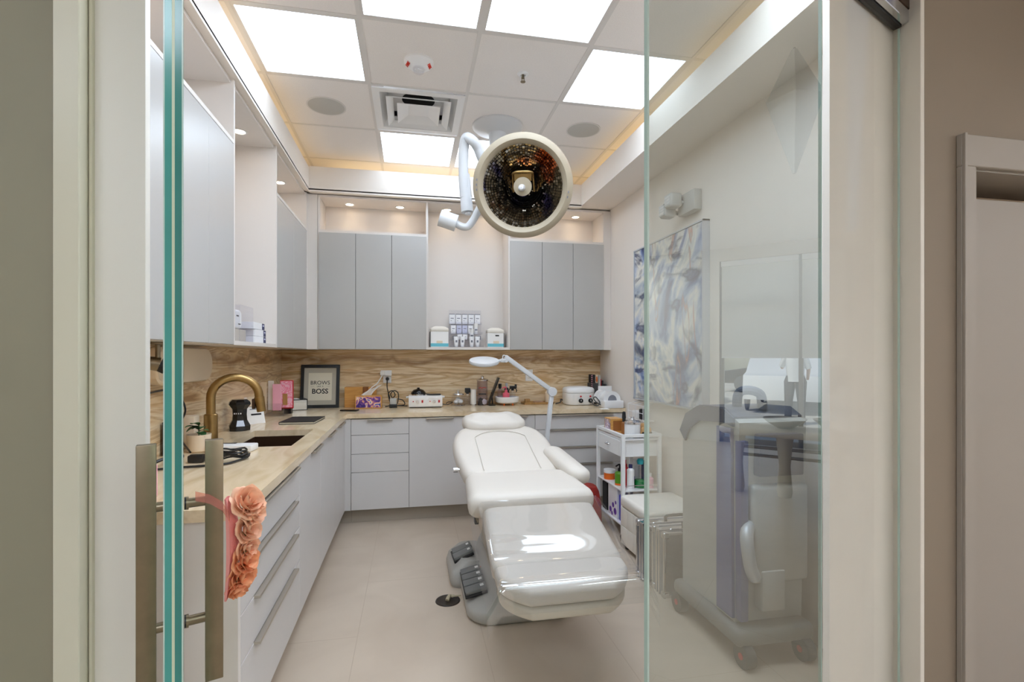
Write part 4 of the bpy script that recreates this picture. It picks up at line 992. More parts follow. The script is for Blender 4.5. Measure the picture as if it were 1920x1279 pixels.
# the room behind that door: shaded wall and half-height panel
b = B(); b.box((2.02, 2.6, 0), (3.5, 2.7, 3.1)); b.box((2.02, 1.82, 3.1), (3.5, 2.7, 3.15)); b.box((3.4, 1.82, 0), (3.5, 2.6, 3.1)); b.box((2.02, 1.82, 0), (2.05, 2.6, 3.1)); struct(b.obj('wall_side_room', 'hall_paint'))
struct(B().box((xd0 + .026, yw0 + .095, .01), (xd1 - .026, yw0 + .135, 2.02), .002, 1).obj('door_1', 'shaded_trim'))

# ------------------------------------------------------------------ lobby behind and beside the camera (seen only as reflections)
LX0, LX1, LY0 = -3.0, 8.0, -3.2
b = B(); b.box((LX0, LY0, 3.1), (LX1, 1.45, 3.15))
struct(b.obj('ceiling_hall', 'tile_ceiling'))
struct(box1('wall_lobby_rear', (LX0, LY0 - .1, 0), (LX1, LY0, 3.15), 'lobby_paint'))
struct(box1('wall_lobby_left', (LX0 - .1, LY0, 0), (LX0, 1.45, 3.15), 'olive_paint'))
for k, (x, y) in enumerate(((-1.9, -.6), (.2, -1.5), (2.6, -2.5), (4.6, -2.6), (6.4, -2.6), (-.6, -2.6), (6.9, -1.9))):
    tt = thing('ceiling_light', (x, y, 3.1), ['added hall ceiling fill panel behind the camera to the left', 'added hall ceiling fill panel right behind the camera', 'added lobby ceiling fill panel by the rear wall, nearest the glazing', 'added lobby ceiling fill panel by the rear wall, mid lobby', 'added lobby ceiling fill panel by the rear wall near the window', 'added hall ceiling fill panel by the rear wall at the left', 'added lobby ceiling fill panel off the end wall beside the window'][k], 'ceiling light', 'added lobby fill panels')
    box1('diffuser', (x - .42, y - .3, 3.085), (x + .42, y + .3, 3.098), 'hall_fill' if x < 2 else 'lobby_fill', tt)  # panels added out of view to raise the hall and lobby brightness
# window wall at the end of the lobby
b = B(); wy0, wy1, wz1 = -.28, 1.50, 2.90
b.box((LX1, LY0, 0), (LX1 + .15, wy0, 3.15)); b.box((LX1, wy0, wz1), (LX1 + .15, 1.8, 3.15)); b.box((LX1, wy1, 0), (LX1 + .15, 1.8, wz1)); struct(b.obj('wall_lobby_window', 'lobby_paint'))
tw = thing('window_1', (LX1 + .05, 0, 0), 'tall lobby window reflected in the glass panel', 'window'); struct(tw)
b = B()
for y in (wy0 + .03, .86, 1.46): b.box((LX1 + .03, y - .03, 0), (LX1 + .11, y + .03, wz1))
b.box((LX1 + .03, wy0, 0), (LX1 + .11, wy1, .08)); b.box((LX1 + .03, wy0, 2.15), (LX1 + .11, wy1, 2.21)); b.box((LX1 + .03, wy0, wz1 - .05), (LX1 + .11, wy1, wz1))
b.obj('window_frame', mat('bronze window frame', (120, 112, 100), .4), tw)
def blind_mat():
    m = bpy.data.materials.new('roller blind cloth'); m.use_nodes = True; nt = m.node_tree; nt.nodes.remove(nt.nodes['Principled BSDF'])
    d = nt.nodes.new('ShaderNodeBsdfDiffuse'); d.inputs[0].default_value = (*lin((236, 234, 226)), 1); tr = nt.nodes.new('ShaderNodeBsdfTranslucent'); tr.inputs[0].default_value = (*lin((240, 236, 226)), 1)
    mx = nt.nodes.new('ShaderNodeMixShader'); mx.inputs[0].default_value = .5; nt.links.new(d.outputs[0], mx.inputs[1]); nt.links.new(tr.outputs[0], mx.inputs[2]); nt.links.new(mx.outputs[0], nt.nodes['Material Output'].inputs[0]); return m
M['blind'] = blind_mat()
for k, (a, c) in enumerate(((wy0 + .04, .84), (.88, 1.44))):
    tb = thing('roller_blind', (LX1 - .02, (a + c) / 2, 2.8), ['wide pale roller blind reflected in the glass panel', 'narrow pale roller blind at the corridor end of the lobby window'][k], 'blind', 'lobby roller blinds')
    b = B(); b.add([(LX1 - .02, a, 1.36), (LX1 - .02, c, 1.36), (LX1 - .02, c, 2.83), (LX1 - .02, a, 2.83)], [(0, 1, 2, 3)]); b.obj('cloth', 'blind', tb)
    b = B(); b.box((LX1 - .03, a, 1.345), (LX1 - .01, c, 1.365)); b.box((LX1 - .07, a, 2.80), (LX1 - .0, c, 2.88)); b.obj('rails', 'white', tb)

# outside: car park
M['asphalt'] = mat('sunlit concrete lot', (196, 192, 184), .9, noise=.08, nscale=1.5)
M['lotwhite'] = mat('white lot paint', (240, 240, 236), .8)
M['carwhite'] = mat('white car paint', (236, 238, 240), .25, coat=.6)
M['carblack'] = mat('black car paint', (24, 26, 28), .2, coat=.6)
M['carglass'] = mat('car glass', (70, 84, 86), .08)
struct(box1('ground_car_park', (LX1 + .15, -18, -.12), (40, 14, -.06), 'asphalt'))
for k in range(4):
    y = -4.5 + k * 3.0
    tag(box1('parking_line', (LX1 + 1.5, y - .06, -.06), (LX1 + 6.5, y + .06, -.055), 'lotwhite'), 'white painted bay line number %s from the rear in the car park outside' % ['one', 'two', 'three', 'four'][k], 'line', 'parking bay lines')
tag(box1('parking_line', (LX1 + 1.3, -8, -.06), (LX1 + 1.5, 6, -.055), 'lotwhite'), 'long white kerb line in the car park outside the lobby window', 'line')
def car(cx, cy, ang, paint, label):
    t = thing('car', (cx, cy, -.06), label, 'car', 'parked cars')
    T = Matrix.Translation((cx, cy, -.06)) @ Matrix.Rotation(R(ang), 4, 'Z')
    pr = [(-2.2, .35), (-2.25, .6), (-2.1, .85), (-1.2, .98), (-.6, 1.42), (.9, 1.45), (1.7, 1.02), (2.15, .95), (2.25, .6), (2.2, .35)]
    b = B(); b.rings([[(x * .97, -.88, z) for x, z in pr], [(x, -.80, z) for x, z in pr], [(x, .80, z) for x, z in pr], [(x * .97, .88, z) for x, z in pr]], T=T); b.obj('body', paint, t, 40)
    g = [(-1.05, .99), (-.55, 1.36), (.85, 1.39), (1.5, 1.03)]
    b = B(); b.rings([[(x, -.895, z) for x, z in g], [(x, -.86, z) for x, z in g]], T=T); b.rings([[(x, .86, z) for x, z in g], [(x, .895, z) for x, z in g]], T=T)
    b.add([T @ Vector(p) for p in ((-1.22, -.7, 1.0), (-1.22, .7, 1.0), (-.66, .66, 1.41), (-.66, -.66, 1.41))], [(0, 1, 2, 3)]); b.obj('windows', 'carglass', t)
    for x in (-1.4, 1.4):
        for y in (-.86, .86):
            p = T @ Vector((x, y, .33)); q = T @ Vector((x, y * 1.06, .33)); B().cyl(p, q, .33, n=24).obj('wheel', 'darkgrey', t)
car(15.2, -3.2, 180, 'carblack', 'dark car parked nose-in outside the lobby window')
car(15.4, .1, 180, 'carwhite', 'white car parked nearest the corridor end of the lobby window')
car(21.5, -6.0, 90, 'carwhite', 'white car far across the car park')
car(21.8, -.6, 90, 'carblack', 'dark car far across the car park')

t = thing('person', (11.5, .52, -.06), 'person in white shirt and dark trousers standing outside in the car park', 'person')
sk_v = [(0, 0, .95), (0, 0, 1.18), (0, 0, 1.40), (0, 0, 1.52), (0, .02, 1.62), (0, .02, 1.74), (.0, .10, .90), (.02, .11, .50), (0, .12, .07), (.1, .13, .03), (0, -.10, .90), (-.04, -.12, .50), (-.1, -.13, .07), (0, -.13, .03),
        (0, .18, 1.42), (.02, .24, 1.17), (.16, .22, 1.0), (.20, .21, .93), (0, -.18, 1.42), (.12, -.26, 1.22), (.34, -.28, 1.18), (.42, -.28, 1.18)]
sk_e = [(0, 1), (1, 2), (2, 3), (3, 4), (4, 5), (0, 6), (6, 7), (7, 8), (8, 9), (0, 10), (10, 11), (11, 12), (12, 13), (2, 14), (14, 15), (15, 16), (16, 17), (2, 18), (18, 19), (19, 20), (20, 21)]
sk_r = [.14, .13, .15, .06, .085, .07, .085, .055, .04, .04, .085, .055, .04, .04, .06, .042, .032, .03, .06, .042, .032, .03]
me = bpy.data.meshes.new('body'); me.from_pydata(sk_v, sk_e, []); ob = bpy.data.objects.new('body', me); COL.objects.link(ob)
md = ob.modifiers.new('Skin', 'SKIN')
for i_, d_ in enumerate(me.skin_vertices[0].data): d_.radius = (sk_r[i_] * (.75 if i_ < 3 else 1), sk_r[i_]); d_.use_root = i_ == 0
ob.modifiers.new('Subsurf', 'SUBSURF').levels = 2; ob.modifiers['Subsurf'].render_levels = 2
me.materials.append(mat('skin', (200, 150, 124), .6)); ob.parent = t
def limb(b, pts, rs): b.tube([(11.5 + p[0], .52 + p[1], -.06 + p[2]) for p in pts], rs, 12)
b = B(); limb(b, [(0, 0, .90), (0, 0, 1.05), (0, 0, 1.25), (0, 0, 1.40), (0, 0, 1.50)], [.17, .165, .185, .18, .075]); limb(b, [(0, .15, 1.42), (.01, .21, 1.28), (.02, .245, 1.17)], [.08, .066, .056]); limb(b, [(0, -.15, 1.42), (.06, -.22, 1.31), (.12, -.262, 1.22)], [.08, .066, .056]); b.obj('shirt', 'carwhite', t)
b = B(); limb(b, [(0, .04, .98), (0, .10, .88), (.02, .11, .5), (0, .12, .08)], [.14, .115, .08, .065]); limb(b, [(0, -.04, .98), (0, -.10, .88), (-.04, -.12, .5), (-.1, -.13, .08)], [.14, .115, .08, .065]); b.obj('trousers', 'blackmatte', t)
B().lathe([(0, .12), (.07, .10), (.095, .04), (.085, -.02), (.0, -.02)], (11.49, .54, 1.63), 16).obj('hair', 'bronze', t)

# lobby console with bowls, seen in the glass
t = thing('console_table', (5.0, .9, 0), 'long pale console table with bowls reflected in the glass panel', 'table')
b = B(); b.pillow([(x, y) for x, y in rrect(4.75, 5.25, .33, 1.48, .22, 8)], .07, .03, 0, Matrix.Translation((0, 0, .60))); b.obj('table_top', 'beige_shell', t)
for y in (.5, .93, 1.36): B().lathe([(.06, 0), (.07, .05), (.05, .30), (.08, .60), (0, .60)], (5.0, y, 0), 20).obj('leg', 'beige_shell', t)
b = B(); b.cyl((5.0, .45, .46), (5.0, 1.42, .46), .016); b.cyl((5.0, .45, .38), (5.0, 1.42, .38), .016); b.obj('rail', 'nickel', t)
t = tag(B().lathe([(0, .0), (.06, 0), (.16, .06), (.2, .10), (.19, .10), (.14, .065), (0, .02)], (5.0, .93, .6705), 32).obj('bowl', 'machinegrey'), 'wide grey bowl on the lobby console table', 'bowl')
t = tag(B().lathe([(0, .0), (.04, 0), (.05, .05), (.12, .11), (.115, .11), (0, .05)], (5.0, 1.28, .6705), 32).obj('bowl', 'machinegrey'), 'smaller footed bowl at the end of the lobby console table', 'bowl')
# faceted pendant in the lobby
t = thing('pendant_shade', (2.61, 1.2, 2.4), 'faceted grey diamond pendant reflected in the glass panel', 'pendant lamp')
pc = Vector((2.61, 1.2, 2.80))
b = B(); rg = []
for r, z in ((.015, .29), (.15, .0), (.01, -.40)): rg.append([(pc.x + r * math.cos(2 * math.pi * k / 5 + .5), pc.y + r * math.sin(2 * math.pi * k / 5 + .5), pc.z + z) for k in range(5)])
b.rings(rg); b.obj('shade', 'machinegrey', t, 10, smooth=False)
B().cyl((pc.x, pc.y, pc.z + .285), (pc.x, pc.y, 3.1), .006, n=8).obj('cord', 'black', t)

# ------------------------------------------------------------------ worktop items, left side
ZK = .9108
t = thing('faucet', (-1.04, 2.95, ZK), 'brushed brass gooseneck faucet behind the sink', 'faucet')
fx, fy = -1.04, 2.92
B().lathe([(.036, 0), (.036, .006), (.033, .008), (.033, .16), (.028, .165), (0, .165)], (fx, fy, ZK), 32).obj('base_sleeve', 'brass', t)
dx, dy = .215, .075
pa = [(fx, fy, ZK + .15), (fx, fy, ZK + .25)] + [(fx + dx * .5 * (1 - math.cos(a)), fy + dy * .5 * (1 - math.cos(a)), ZK + .25 + .105 * math.sin(a)) for a in [math.pi * k / 16 for k in range(1, 16)]] + [(fx + dx, fy + dy, ZK + .25), (fx + dx, fy + dy, ZK + .235)]
B().tube(pa, .0225, 18).obj('spout', 'brass', t)
B().cyl((fx + dx, fy + dy, ZK + .245), (fx + dx + .012, fy + dy + .004, ZK + .165), .026, .023).obj('spray_head', 'brass', t)
b = B(); b.box((fx + dx - .034, fy + dy - .014, ZK + .18), (fx + dx - .018, fy + dy + .014, ZK + .235), .004); b.obj('spray_button', 'bronze', t)
B().tube([(fx - .02, fy + .03, ZK + .10), (fx - .05, fy + .08, ZK + .12), (fx - .05, fy + .12, ZK + .16)], .007, 8, 3).obj('lever', 'brass', t)

t = thing('plant_pot', (-1.03, 2.74, ZK), 'small green plant in a cream pot beside the faucet', 'potted plant')
B().lathe([(0, 0), (.043, 0), (.05, .008), (.054, .085), (.05, .085), (.047, .075), (0, .073)], (-1.03, 2.74, ZK), 32).obj('pot', 'ceramic', t)
b = B(); rn = random.Random(3)
for k in range(11):
    a = rn.uniform(0, 6.28); l = rn.uniform(.055, .085); el = rn.uniform(.2, 1.1); base = Vector((-1.03, 2.74, ZK + .085 + rn.uniform(0, .05)))
    d = Vector((math.cos(a) * math.cos(el), math.sin(a) * math.cos(el), math.sin(el) * .7)); sd = d.cross(Vector((0, 0, 1))).normalized(); vs = []; fs = []
    for i in range(7):
        f = i / 6; w_ = .02 * math.sin(math.pi * min(1, f * .92 + .06)) + .001; p = base + d * l * f + Vector((0, 0, -.03 * f * f)); up = sd.cross(d)
        vs += [p - sd * w_, p + up * -.004, p + sd * w_]
    for i in range(6): fs += [(i * 3, i * 3 + 1, i * 3 + 4, i * 3 + 3), (i * 3 + 1, i * 3 + 2, i * 3 + 5, i * 3 + 4)]
    b.add(vs, fs); b.tube([(-1.03, 2.74, ZK + .07), tuple(base)], .003, 6)
b.obj('leaves', 'leaf', t, 80)

tag(B().box((-1.155, 2.83, ZK), (-1.085, 2.90, ZK + .165), .008, 2).obj('soap_bottle', 'ceramic'), 'tan square soap container behind the small potted plant', 'soap bottle')
t = thing('black_device', (-1.12, 2.66, ZK), 'tall slim black device behind the plant, next to the glass door', 'device')
b = B(); b.box((-1.15, 2.64, ZK), (-1.125, 2.67, ZK + .16), .004); b.box((-1.155, 2.69, ZK), (-1.13, 2.72, ZK + .15), .004); b.obj('body', 'black', t)
def cable(name, pts, r, m, label, sub=6): 
    return tag(B().tube(pts, r, 8, sub).obj(name, m), label, 'cable')
cable('power_cable', [(-1.150, 2.50, 1.215), (-1.150, 2.66, 1.22), (-1.145, 2.76, 1.215), (-1.135, 2.80, 1.17), (-1.125, 2.82, 1.13), (-1.11, 2.78, 1.09), (-1.10, 2.66, 1.03), (-1.09, 2.60, .995)], .0045, 'black', 'black cord looping in front of the left backsplash')
t = thing('power_adapter', (-.93, 2.46, ZK), 'black power adapter lying on the worktop behind the pull bar', 'adapter')
b = B(); b.box((-.965, 2.44, ZK + .0015), (-.90, 2.49, ZK + .034), .006); b.obj('brick', 'black', t)
b = B(); b.tube([(-.985, 2.46, ZK + .03), (-1.04, 2.42, ZK + .03), (-1.08, 2.36, ZK + .012)], .007, 8, 4); b.tube([(-.97, 2.49, ZK + .04), (-1.02, 2.56, ZK + .06), (-1.07, 2.62, ZK + .09)], .004, 8, 4); b.obj('lead', 'black', t)
b = B(); pts = []
for k in range(80):
    a = k * .31; r = .055 + .007 * math.sin(k * .7); pts.append((-.80 + r * 1.15 * math.cos(a), 2.50 + r * .8 * math.sin(a), ZK + .008 + .0005 * k + .004 * math.sin(k * 1.3)))
b.tube(pts, .0042, 8); b.tube([pts[0], (-.76, 2.43, ZK + .006), (-.79, 2.37, ZK + .006), (-.90, 2.34, ZK + .006), (-1.02, 2.31, ZK + .006), (-1.06, 2.27, ZK + .006)], .0048, 8, 4)
tag(b.obj('coiled_cable', 'black'), 'coiled black cable lying on the worktop in front of the white modem', 'cable')
t = thing('modem', (-.86, 2.70, ZK), 'flat white modem box on the worktop in front of the sink', 'modem')
T = frameT((-.99, 2.70, ZK), (.98, -.12, 0), (.12, .98, 0)); b = B(); b.box((0, 0, 0), (.22, .085, .032), .006, 2, T); b.obj('shell', 'white', t); b = B(); b.box((.02, .06, .0318), (.12, .075, .034), T=T); b.obj('vent_slot', 'black', t)

t = thing('black_dispenser', (-1.07, 3.47, ZK), 'black faceted hourglass dispenser on the worktop behind the faucet', 'dispenser')
b = B(); b.lathe([(0, 0), (.062, 0), (.064, .03), (.045, .065), (.042, .10), (.044, .135), (.066, .165), (.062, .18), (.045, .195), (0, .197)], (-1.07, 3.47, ZK), 8); b.obj('body', 'blackgloss', t, 15)
b = B()
for k, w in enumerate((.007, .004, .004, .007)): b.box((-1.09 + k * .012, 3.47 - .0435, ZK + .105), (-1.09 + k * .012 + w, 3.47 - .041, ZK + .113))
b.obj('lettering', 'white', t)
t = thing('desk_calendar', (-1.08, 3.80, ZK), 'small white tent card standing between the black dispenser and the leaflets', 'tent card')
T = frameT((-1.10, 3.74, ZK), (.75, .66, 0), (-.2, .22, .95)); b = B(); b.box((0, 0, -.002), (.12, .19, .0), T=T); b.obj('front_card', 'paper', t)
b = B(); b.box((.03, .06, 0), (.10, .072, .0008), T=T); b.m(1); b.box((.025, .10, 0), (.08, .106, .0008), T=T); b.box((.025, .12, 0), (.09, .124, .0008), T=T); b.obj('print', ['ink', 'greyprint'], t)
T = frameT((-1.14, 3.79, ZK), (.75, .66, 0), (.15, -.165, .97)); B().box((0, 0, -.002), (.12, .19, .0), T=T).obj('rear_card', 'ceramic', t)

t = thing('leaflet_holder', (-1.09, 4.25, ZK), 'clear acrylic leaflet holder on the worktop near the corner', 'leaflet holder')
b = B(); b.box((-1.15, 4.20, ZK), (-.98, 4.36, ZK + .006)); b.box((-1.15, 4.20, ZK), (-.98, 4.204, ZK + .10)); b.box((-1.15, 4.356, ZK), (-.98, 4.36, ZK + .2)); b.box((-.984, 4.20, ZK), (-.98, 4.36, ZK + .06)); b.obj('tray', 'acrylic', t)
for k, (x, y, w, h, m, lab) in enumerate(((-1.155, 4.22, .045, .27, 'ceramic', 'cream leaflet at the left of the acrylic holder'), (-1.105, 4.25, .04, .28, 'paper', 'white leaflet standing second in the acrylic holder'),
                                     (-1.062, 4.21, .062, .25, 'palepink', 'pale pink leaflet at the front of the acrylic holder'), (-1.03, 4.30, .10, .275, 'red', 'red-edged leaflet at the rear of the acrylic holder'))):
    z_ = ZK + .045 if k != 3 else ZK + .05
    o = tag(B().box((x, y, z_), (x + w, y + .012, z_ + h * .82), .001, 1).obj('leaflet', m), lab, 'leaflet', 'leaflets in the acrylic holder')
t = thing('pink_booklet', (-1.0, 4.27, ZK + .06), 'pink floral booklet in front of the red leaflet', 'booklet')
B().box((-1.025, 4.284, ZK + .06), (-.935, 4.294, ZK + .27), .001, 1).obj('cover', ramp_mat('pink floral print', [(.4, (246, 190, 206)), (.55, (240, 120, 150)), (.62, (250, 214, 222))], (26, 26, 26), 1., 2.), t)
B().box((-1.005, 4.281, ZK + .08), (-.97, 4.284, ZK + .17)).obj('gold_panel', 'woodtray', t)
t = thing('black_carton', (-1.0, 4.42, ZK), 'tall narrow black carton standing beside the leaflets', 'box')
B().box((-1.02, 4.38, ZK), (-.965, 4.44, ZK + .19), .002, 1).obj('case', 'black', t); B().box((-1.012, 4.3785, ZK + .14), (-.985, 4.38, ZK + .175)).obj('label', 'greyprint', t)
t = thing('mirror_box', (-.97, 4.70, ZK), 'low mirrored box with black edges in the worktop corner', 'box')
T = frameT((-1.10, 4.585, ZK), (.93, .37, 0), (-.37, .93, 0)); b = B(); b.box((0, 0, 0), (.22, .14, .09), T=T); b.obj('mirrored_sides', 'chrome', t)
b = B()
for a, c in (((-.003, -.003, .086), (.223, .003, .094)), ((-.003, .137, .086), (.223, .143, .094)), ((-.003, -.003, .086), (.003, .143, .094)), ((.217, -.003, .086), (.223, .143, .094)), ((.217, -.003, 0), (.223, .003, .09)), ((-.003, -.003, 0), (.003, .003, .09)), ((-.003, -.003, 0), (.223, .003, .004))): b.box(a, c, T=T)
b.obj('black_edges', 'black', t); B().box((.01, .01, .0935), (.16, .13, .096), T=T).obj('white_card', 'paper', t)

# framed slogan leaning on the back wall
t = thing('framed_slogan', (-.81, 4.86, ZK), 'black picture frame with a brow slogan leaning in the corner', 'picture frame')
T = frameT((-.985, 4.80, ZK), (1, .0, 0), (0, .17, .985)); W, H = .335, .395
b = B(); e = .028
b.box((0, 0, -.018), (W, e, 0), T=T); b.box((0, H - e, -.018), (W, H, 0), T=T); b.box((0, e, -.018), (e, H - e, 0), T=T); b.box((W - e, e, -.018), (W, H - e, 0), T=T); b.obj('frame', 'black', t)
B().box((e, e, -.012), (W - e, H - e, -.008), T=T).obj('mat_board', 'mat_board', t)
B().box((.066, .07, -.008), (W - .066, H - .075, -.007), T=T).obj('poster', 'poster', t)
b = B()
text(b, 'BROWS', .049, T @ Matrix.Translation((W / 2, .228, -.0068))); text(b, 'LIKE  A', .018, T @ Matrix.Translation((W / 2, .196, -.0068)))
text(b, 'BOSS', .062, T @ Matrix.Translation((W / 2, .150, -.0068)), .0006, .0012)
for x in (.085, .222): b.box((x, .1955, -.007), (x + .03, .1965, -.0062), T=T)
b.obj('lettering', 'ink', t)

t = thing('notebook', (-.77, 3.87, ZK), 'black notebook lying flat on the worktop beyond the sink', 'notebook')
T = frameT((-.895, 3.70, ZK), (.998, -.06, 0), (.06, .998, 0)); b = B(); b.box((0, 0, 0), (.235, .33, .003), .001, 1, T); b.box((0, 0, .012), (.235, .33, .015), .001, 1, T); b.box((0, 0, 0), (.003, .33, .015), T=T); b.obj('cover', 'blackmatte', t); B().box((.003, .004, .003), (.231, .326, .012), T=T).obj('pages', 'poster', t)
t = thing('phone', (-.55, 4.53, ZK), 'black phone lying on the worktop in front of the bamboo box', 'phone')
T = frameT((-.60, 4.48, ZK), (.96, -.28, 0), (.28, .96, 0)); B().box((0, 0, 0), (.145, .07, .012), .004, 2, T).obj('body', 'blackgloss', t)

# wall sconce disc and swivel lamp on the left splash
t = thing('towel_holder', (-1.14, 2.86, 1.335), 'cream rounded oval panel on the left backsplash behind the glass door', 'wall panel')
b = B(); o = rrect(2.50, 3.145, 1.245, 1.425, .088, 12); b.rings([[(-1.158, y, z) for y, z in o], [(-1.12, y, z) for y, z in o], [(-1.11, 2.8225 + (y - 2.8225) * .98, 1.335 + (z - 1.335) * .93) for y, z in o]]); b.obj('panel', 'ceramic', t)
t = thing('swivel_lamp', (-.99, 2.24, 1.436), 'small bronze swivel lamp hanging under the left wall cabinet', 'lamp')
b = B(); b.cyl((-.99, 2.24, 1.436), (-.99, 2.24, 1.428), .05); b.cyl((-.99, 2.24, 1.43), (-.99, 2.24, 1.36), .009); b.obj('stem', 'nickel', t)
b = B(); b.cyl((-1.03, 2.22, 1.357), (-.985, 2.243, 1.348), .026, .028); b.obj('head', 'nickel', t); B().cyl((-.985, 2.243, 1.348), (-.965, 2.252, 1.338), .028, .030).obj('hood', 'blackmatte', t)
tag(B().box((-.86, 1.86, ZK), (-.84, 1.90, ZK + .105), .002, 1).obj('card', 'palepink'), 'small pale pink card on the worktop beside the white jamb', 'card')

# ------------------------------------------------------------------ worktop items, back run
t = thing('bamboo_holder', (-.45, 4.83, ZK), 'bamboo box with a dark slot behind the tissue box', 'box')
b = B(); b.box((-.60, 4.79, ZK), (-.44, 4.88, ZK + .185), .002, 1); b.box((-.39, 4.79, ZK), (-.32, 4.88, ZK + .185), .002, 1); b.box((-.44, 4.79, ZK), (-.39, 4.88, ZK + .09)); b.obj('case', 'wood', t); B().box((-.44, 4.81, ZK + .09), (-.39, 4.88, ZK + .184)).obj('slot', 'darkwood', t)
t = thing('tissue_box', (-.375, 4.70, ZK), 'colourful tissue box with a tissue pulled up, on the back worktop', 'tissue box')
B().box((-.495, 4.66, ZK), (-.265, 4.77, ZK + .115), .002, 1).obj('carton', 'wood', t)
B().box((-.485, 4.6585, ZK + .01), (-.275, 4.66, ZK + .105)).obj('patterned_face', ramp_mat('bird print', [(.34, (60, 40, 120)), (.44, (140, 80, 160)), (.5, (236, 170, 120)), (.56, (250, 226, 200)), (.64, (70, 80, 190)), (.72, (40, 30, 60))], (17, 17, 17), 1., 1.), t)
b = B(); vs = []; fs = []
for i in range(9):
    f = i / 8
    for k in range(7):
        u = k / 6 * 2 - 1; vs.append((-.405 + .10 * f + u * .045 * (1 - .15 * f) + .01 * math.sin(3 * u + 4 * f), 4.715 + .014 * math.sin(4 * u + 3 * f), ZK + .112 + .085 * f + .014 * u * (f) ))
for i in range(8):
    for k in range(6): a = i * 7 + k; fs.append((a, a + 1, a + 8, a + 7))
b.add(vs, fs); b.obj('tissue', 'paper', t, 80)
t = thing('outlet', (-.225, 4.90, 1.17), 'white wall outlet with plugs on the backsplash above the tissue box', 'outlet')
B().box((-.265, 4.893, 1.125), (-.19, 4.90, 1.24), .003, 1).obj('plate', 'white', t); B().box((-.285, 4.865, 1.195), (-.185, 4.893, 1.245), .006, 2).obj('splitter', 'white', t)
b = B(); b.box((-.29, 4.84, 1.20), (-.245, 4.866, 1.235), .005, 2); b.obj('white_plug', 'paper', t); b = B(); b.cyl((-.225, 4.893, 1.165), (-.225, 4.86, 1.165), .018, .014); b.obj('black_plug', 'black', t)
cable('power_cable', [(-.27, 4.845, 1.20), (-.31, 4.80, 1.13), (-.36, 4.775, 1.09), (-.42, 4.765, 1.03)], .006, 'paper', 'white charging cable running from the outlet down behind the tissue box')
cable('power_cable', [(-.225, 4.86, 1.163), (-.225, 4.86, 1.08), (-.20, 4.84, .98), (-.20, 4.80, .925), (-.24, 4.78, .916)], .0045, 'black', 'black cord hanging straight down from the outlet to the worktop')
t = thing('charger', (-.16, 4.72, ZK), 'grey and black charger with looped black leads left of the wax warmer', 'charger')
B().box((-.195, 4.69, ZK + .03), (-.135, 4.74, ZK + .085), .006, 2).obj('body', 'machinegrey', t); B().box((-.20, 4.685, ZK), (-.13, 4.745, ZK + .032), .004, 2).obj('dock', 'black', t)
b = B(); b.tube([(-.19, 4.75, ZK + .03), (-.21, 4.76, ZK + .12), (-.175, 4.76, ZK + .15), (-.15, 4.76, ZK + .11), (-.175, 4.76, ZK + .085), (-.19, 4.76, ZK + .12), (-.16, 4.765, ZK + .15), (-.125, 4.765, ZK + .13), (-.12, 4.77, ZK + .08), (-.13, 4.76, ZK + .03)], .0045, 8, 5)
b.tube([(-.13, 4.75, ZK + .075), (-.08, 4.76, ZK + .06), (-.065, 4.76, ZK + .02), (-.13, 4.76, ZK + .012), (-.04, 4.75, ZK + .008)], .0045, 8, 5); b.obj('leads', 'black', t)

t = thing('wax_warmer', (.125, 4.70, ZK), 'white double wax warmer with dials on the back worktop', 'wax warmer')
b = B(); b.box((-.028, 4.63, ZK + .008), (.275, 4.80, ZK + .108), .006, 2); b.obj('housing', 'white', t); b = B(); b.box((-.02, 4.64, ZK), (.268, 4.79, ZK + .01)); b.obj('base', 'black', t)
b = B(); b.tube([(-.028, 4.70, ZK + .095), (-.05, 4.70, ZK + .09)], .009, 8); b.tube([(.275, 4.70, ZK + .095), (.297, 4.70, ZK + .09)], .009, 8); b.obj('grips', 'white', t)
b = B(); b.lathe([(.064, .108), (.064, .122), (.0, .122)], (.06, 4.715, ZK), 32); b.obj('wax_pot', 'chrome', t); B().lathe([(.068, .120), (.066, .135), (.045, .158), (.012, .168), (.012, .178), (0, .18)], (.06, 4.715, ZK), 32).obj('pot_lid', 'blackgloss', t)
B().lathe([(.064, .108), (.066, .114), (.058, .114), (.0, .110)], (.20, 4.715, ZK), 32).obj('empty_pot', 'darkgrey', t)
b = B(); b.tube([(.10, 4.70, ZK + .125), (.17, 4.70, ZK + .118), (.26, 4.70, ZK + .118)], .004, 6); b.obj('spatula', 'darkgrey', t)
for k, x in enumerate((.005, .155)):
    b = B(); b.box((x - .008, 4.6285, ZK + .024), (x + .105, 4.6302, ZK + .09)); b.obj('control_plate', 'paper', t)
    B().cyl((x + .045, 4.612, ZK + .058), (x + .045, 4.629, ZK + .058), .012, n=20).obj('dial', 'chrome', t)
    B().cyl((x + .008, 4.624, ZK + .058), (x + .008, 4.629, ZK + .058), .005, n=10).obj('indicator', 'red', t)
    B().box((x + .082, 4.62, ZK + .047), (x + .096, 4.629, ZK + .069), .001, 1).obj('switch', 'red', t)
cable('power_cable', [(.278, 4.76, ZK + .02), (.33, 4.78, ZK + .012), (.38, 4.80, ZK + .03), (.34, 4.83, ZK + .03), (.32, 4.80, ZK + .02)], .004, 'darkgrey', 'short grey cord between the wax warmer and the glass jar')

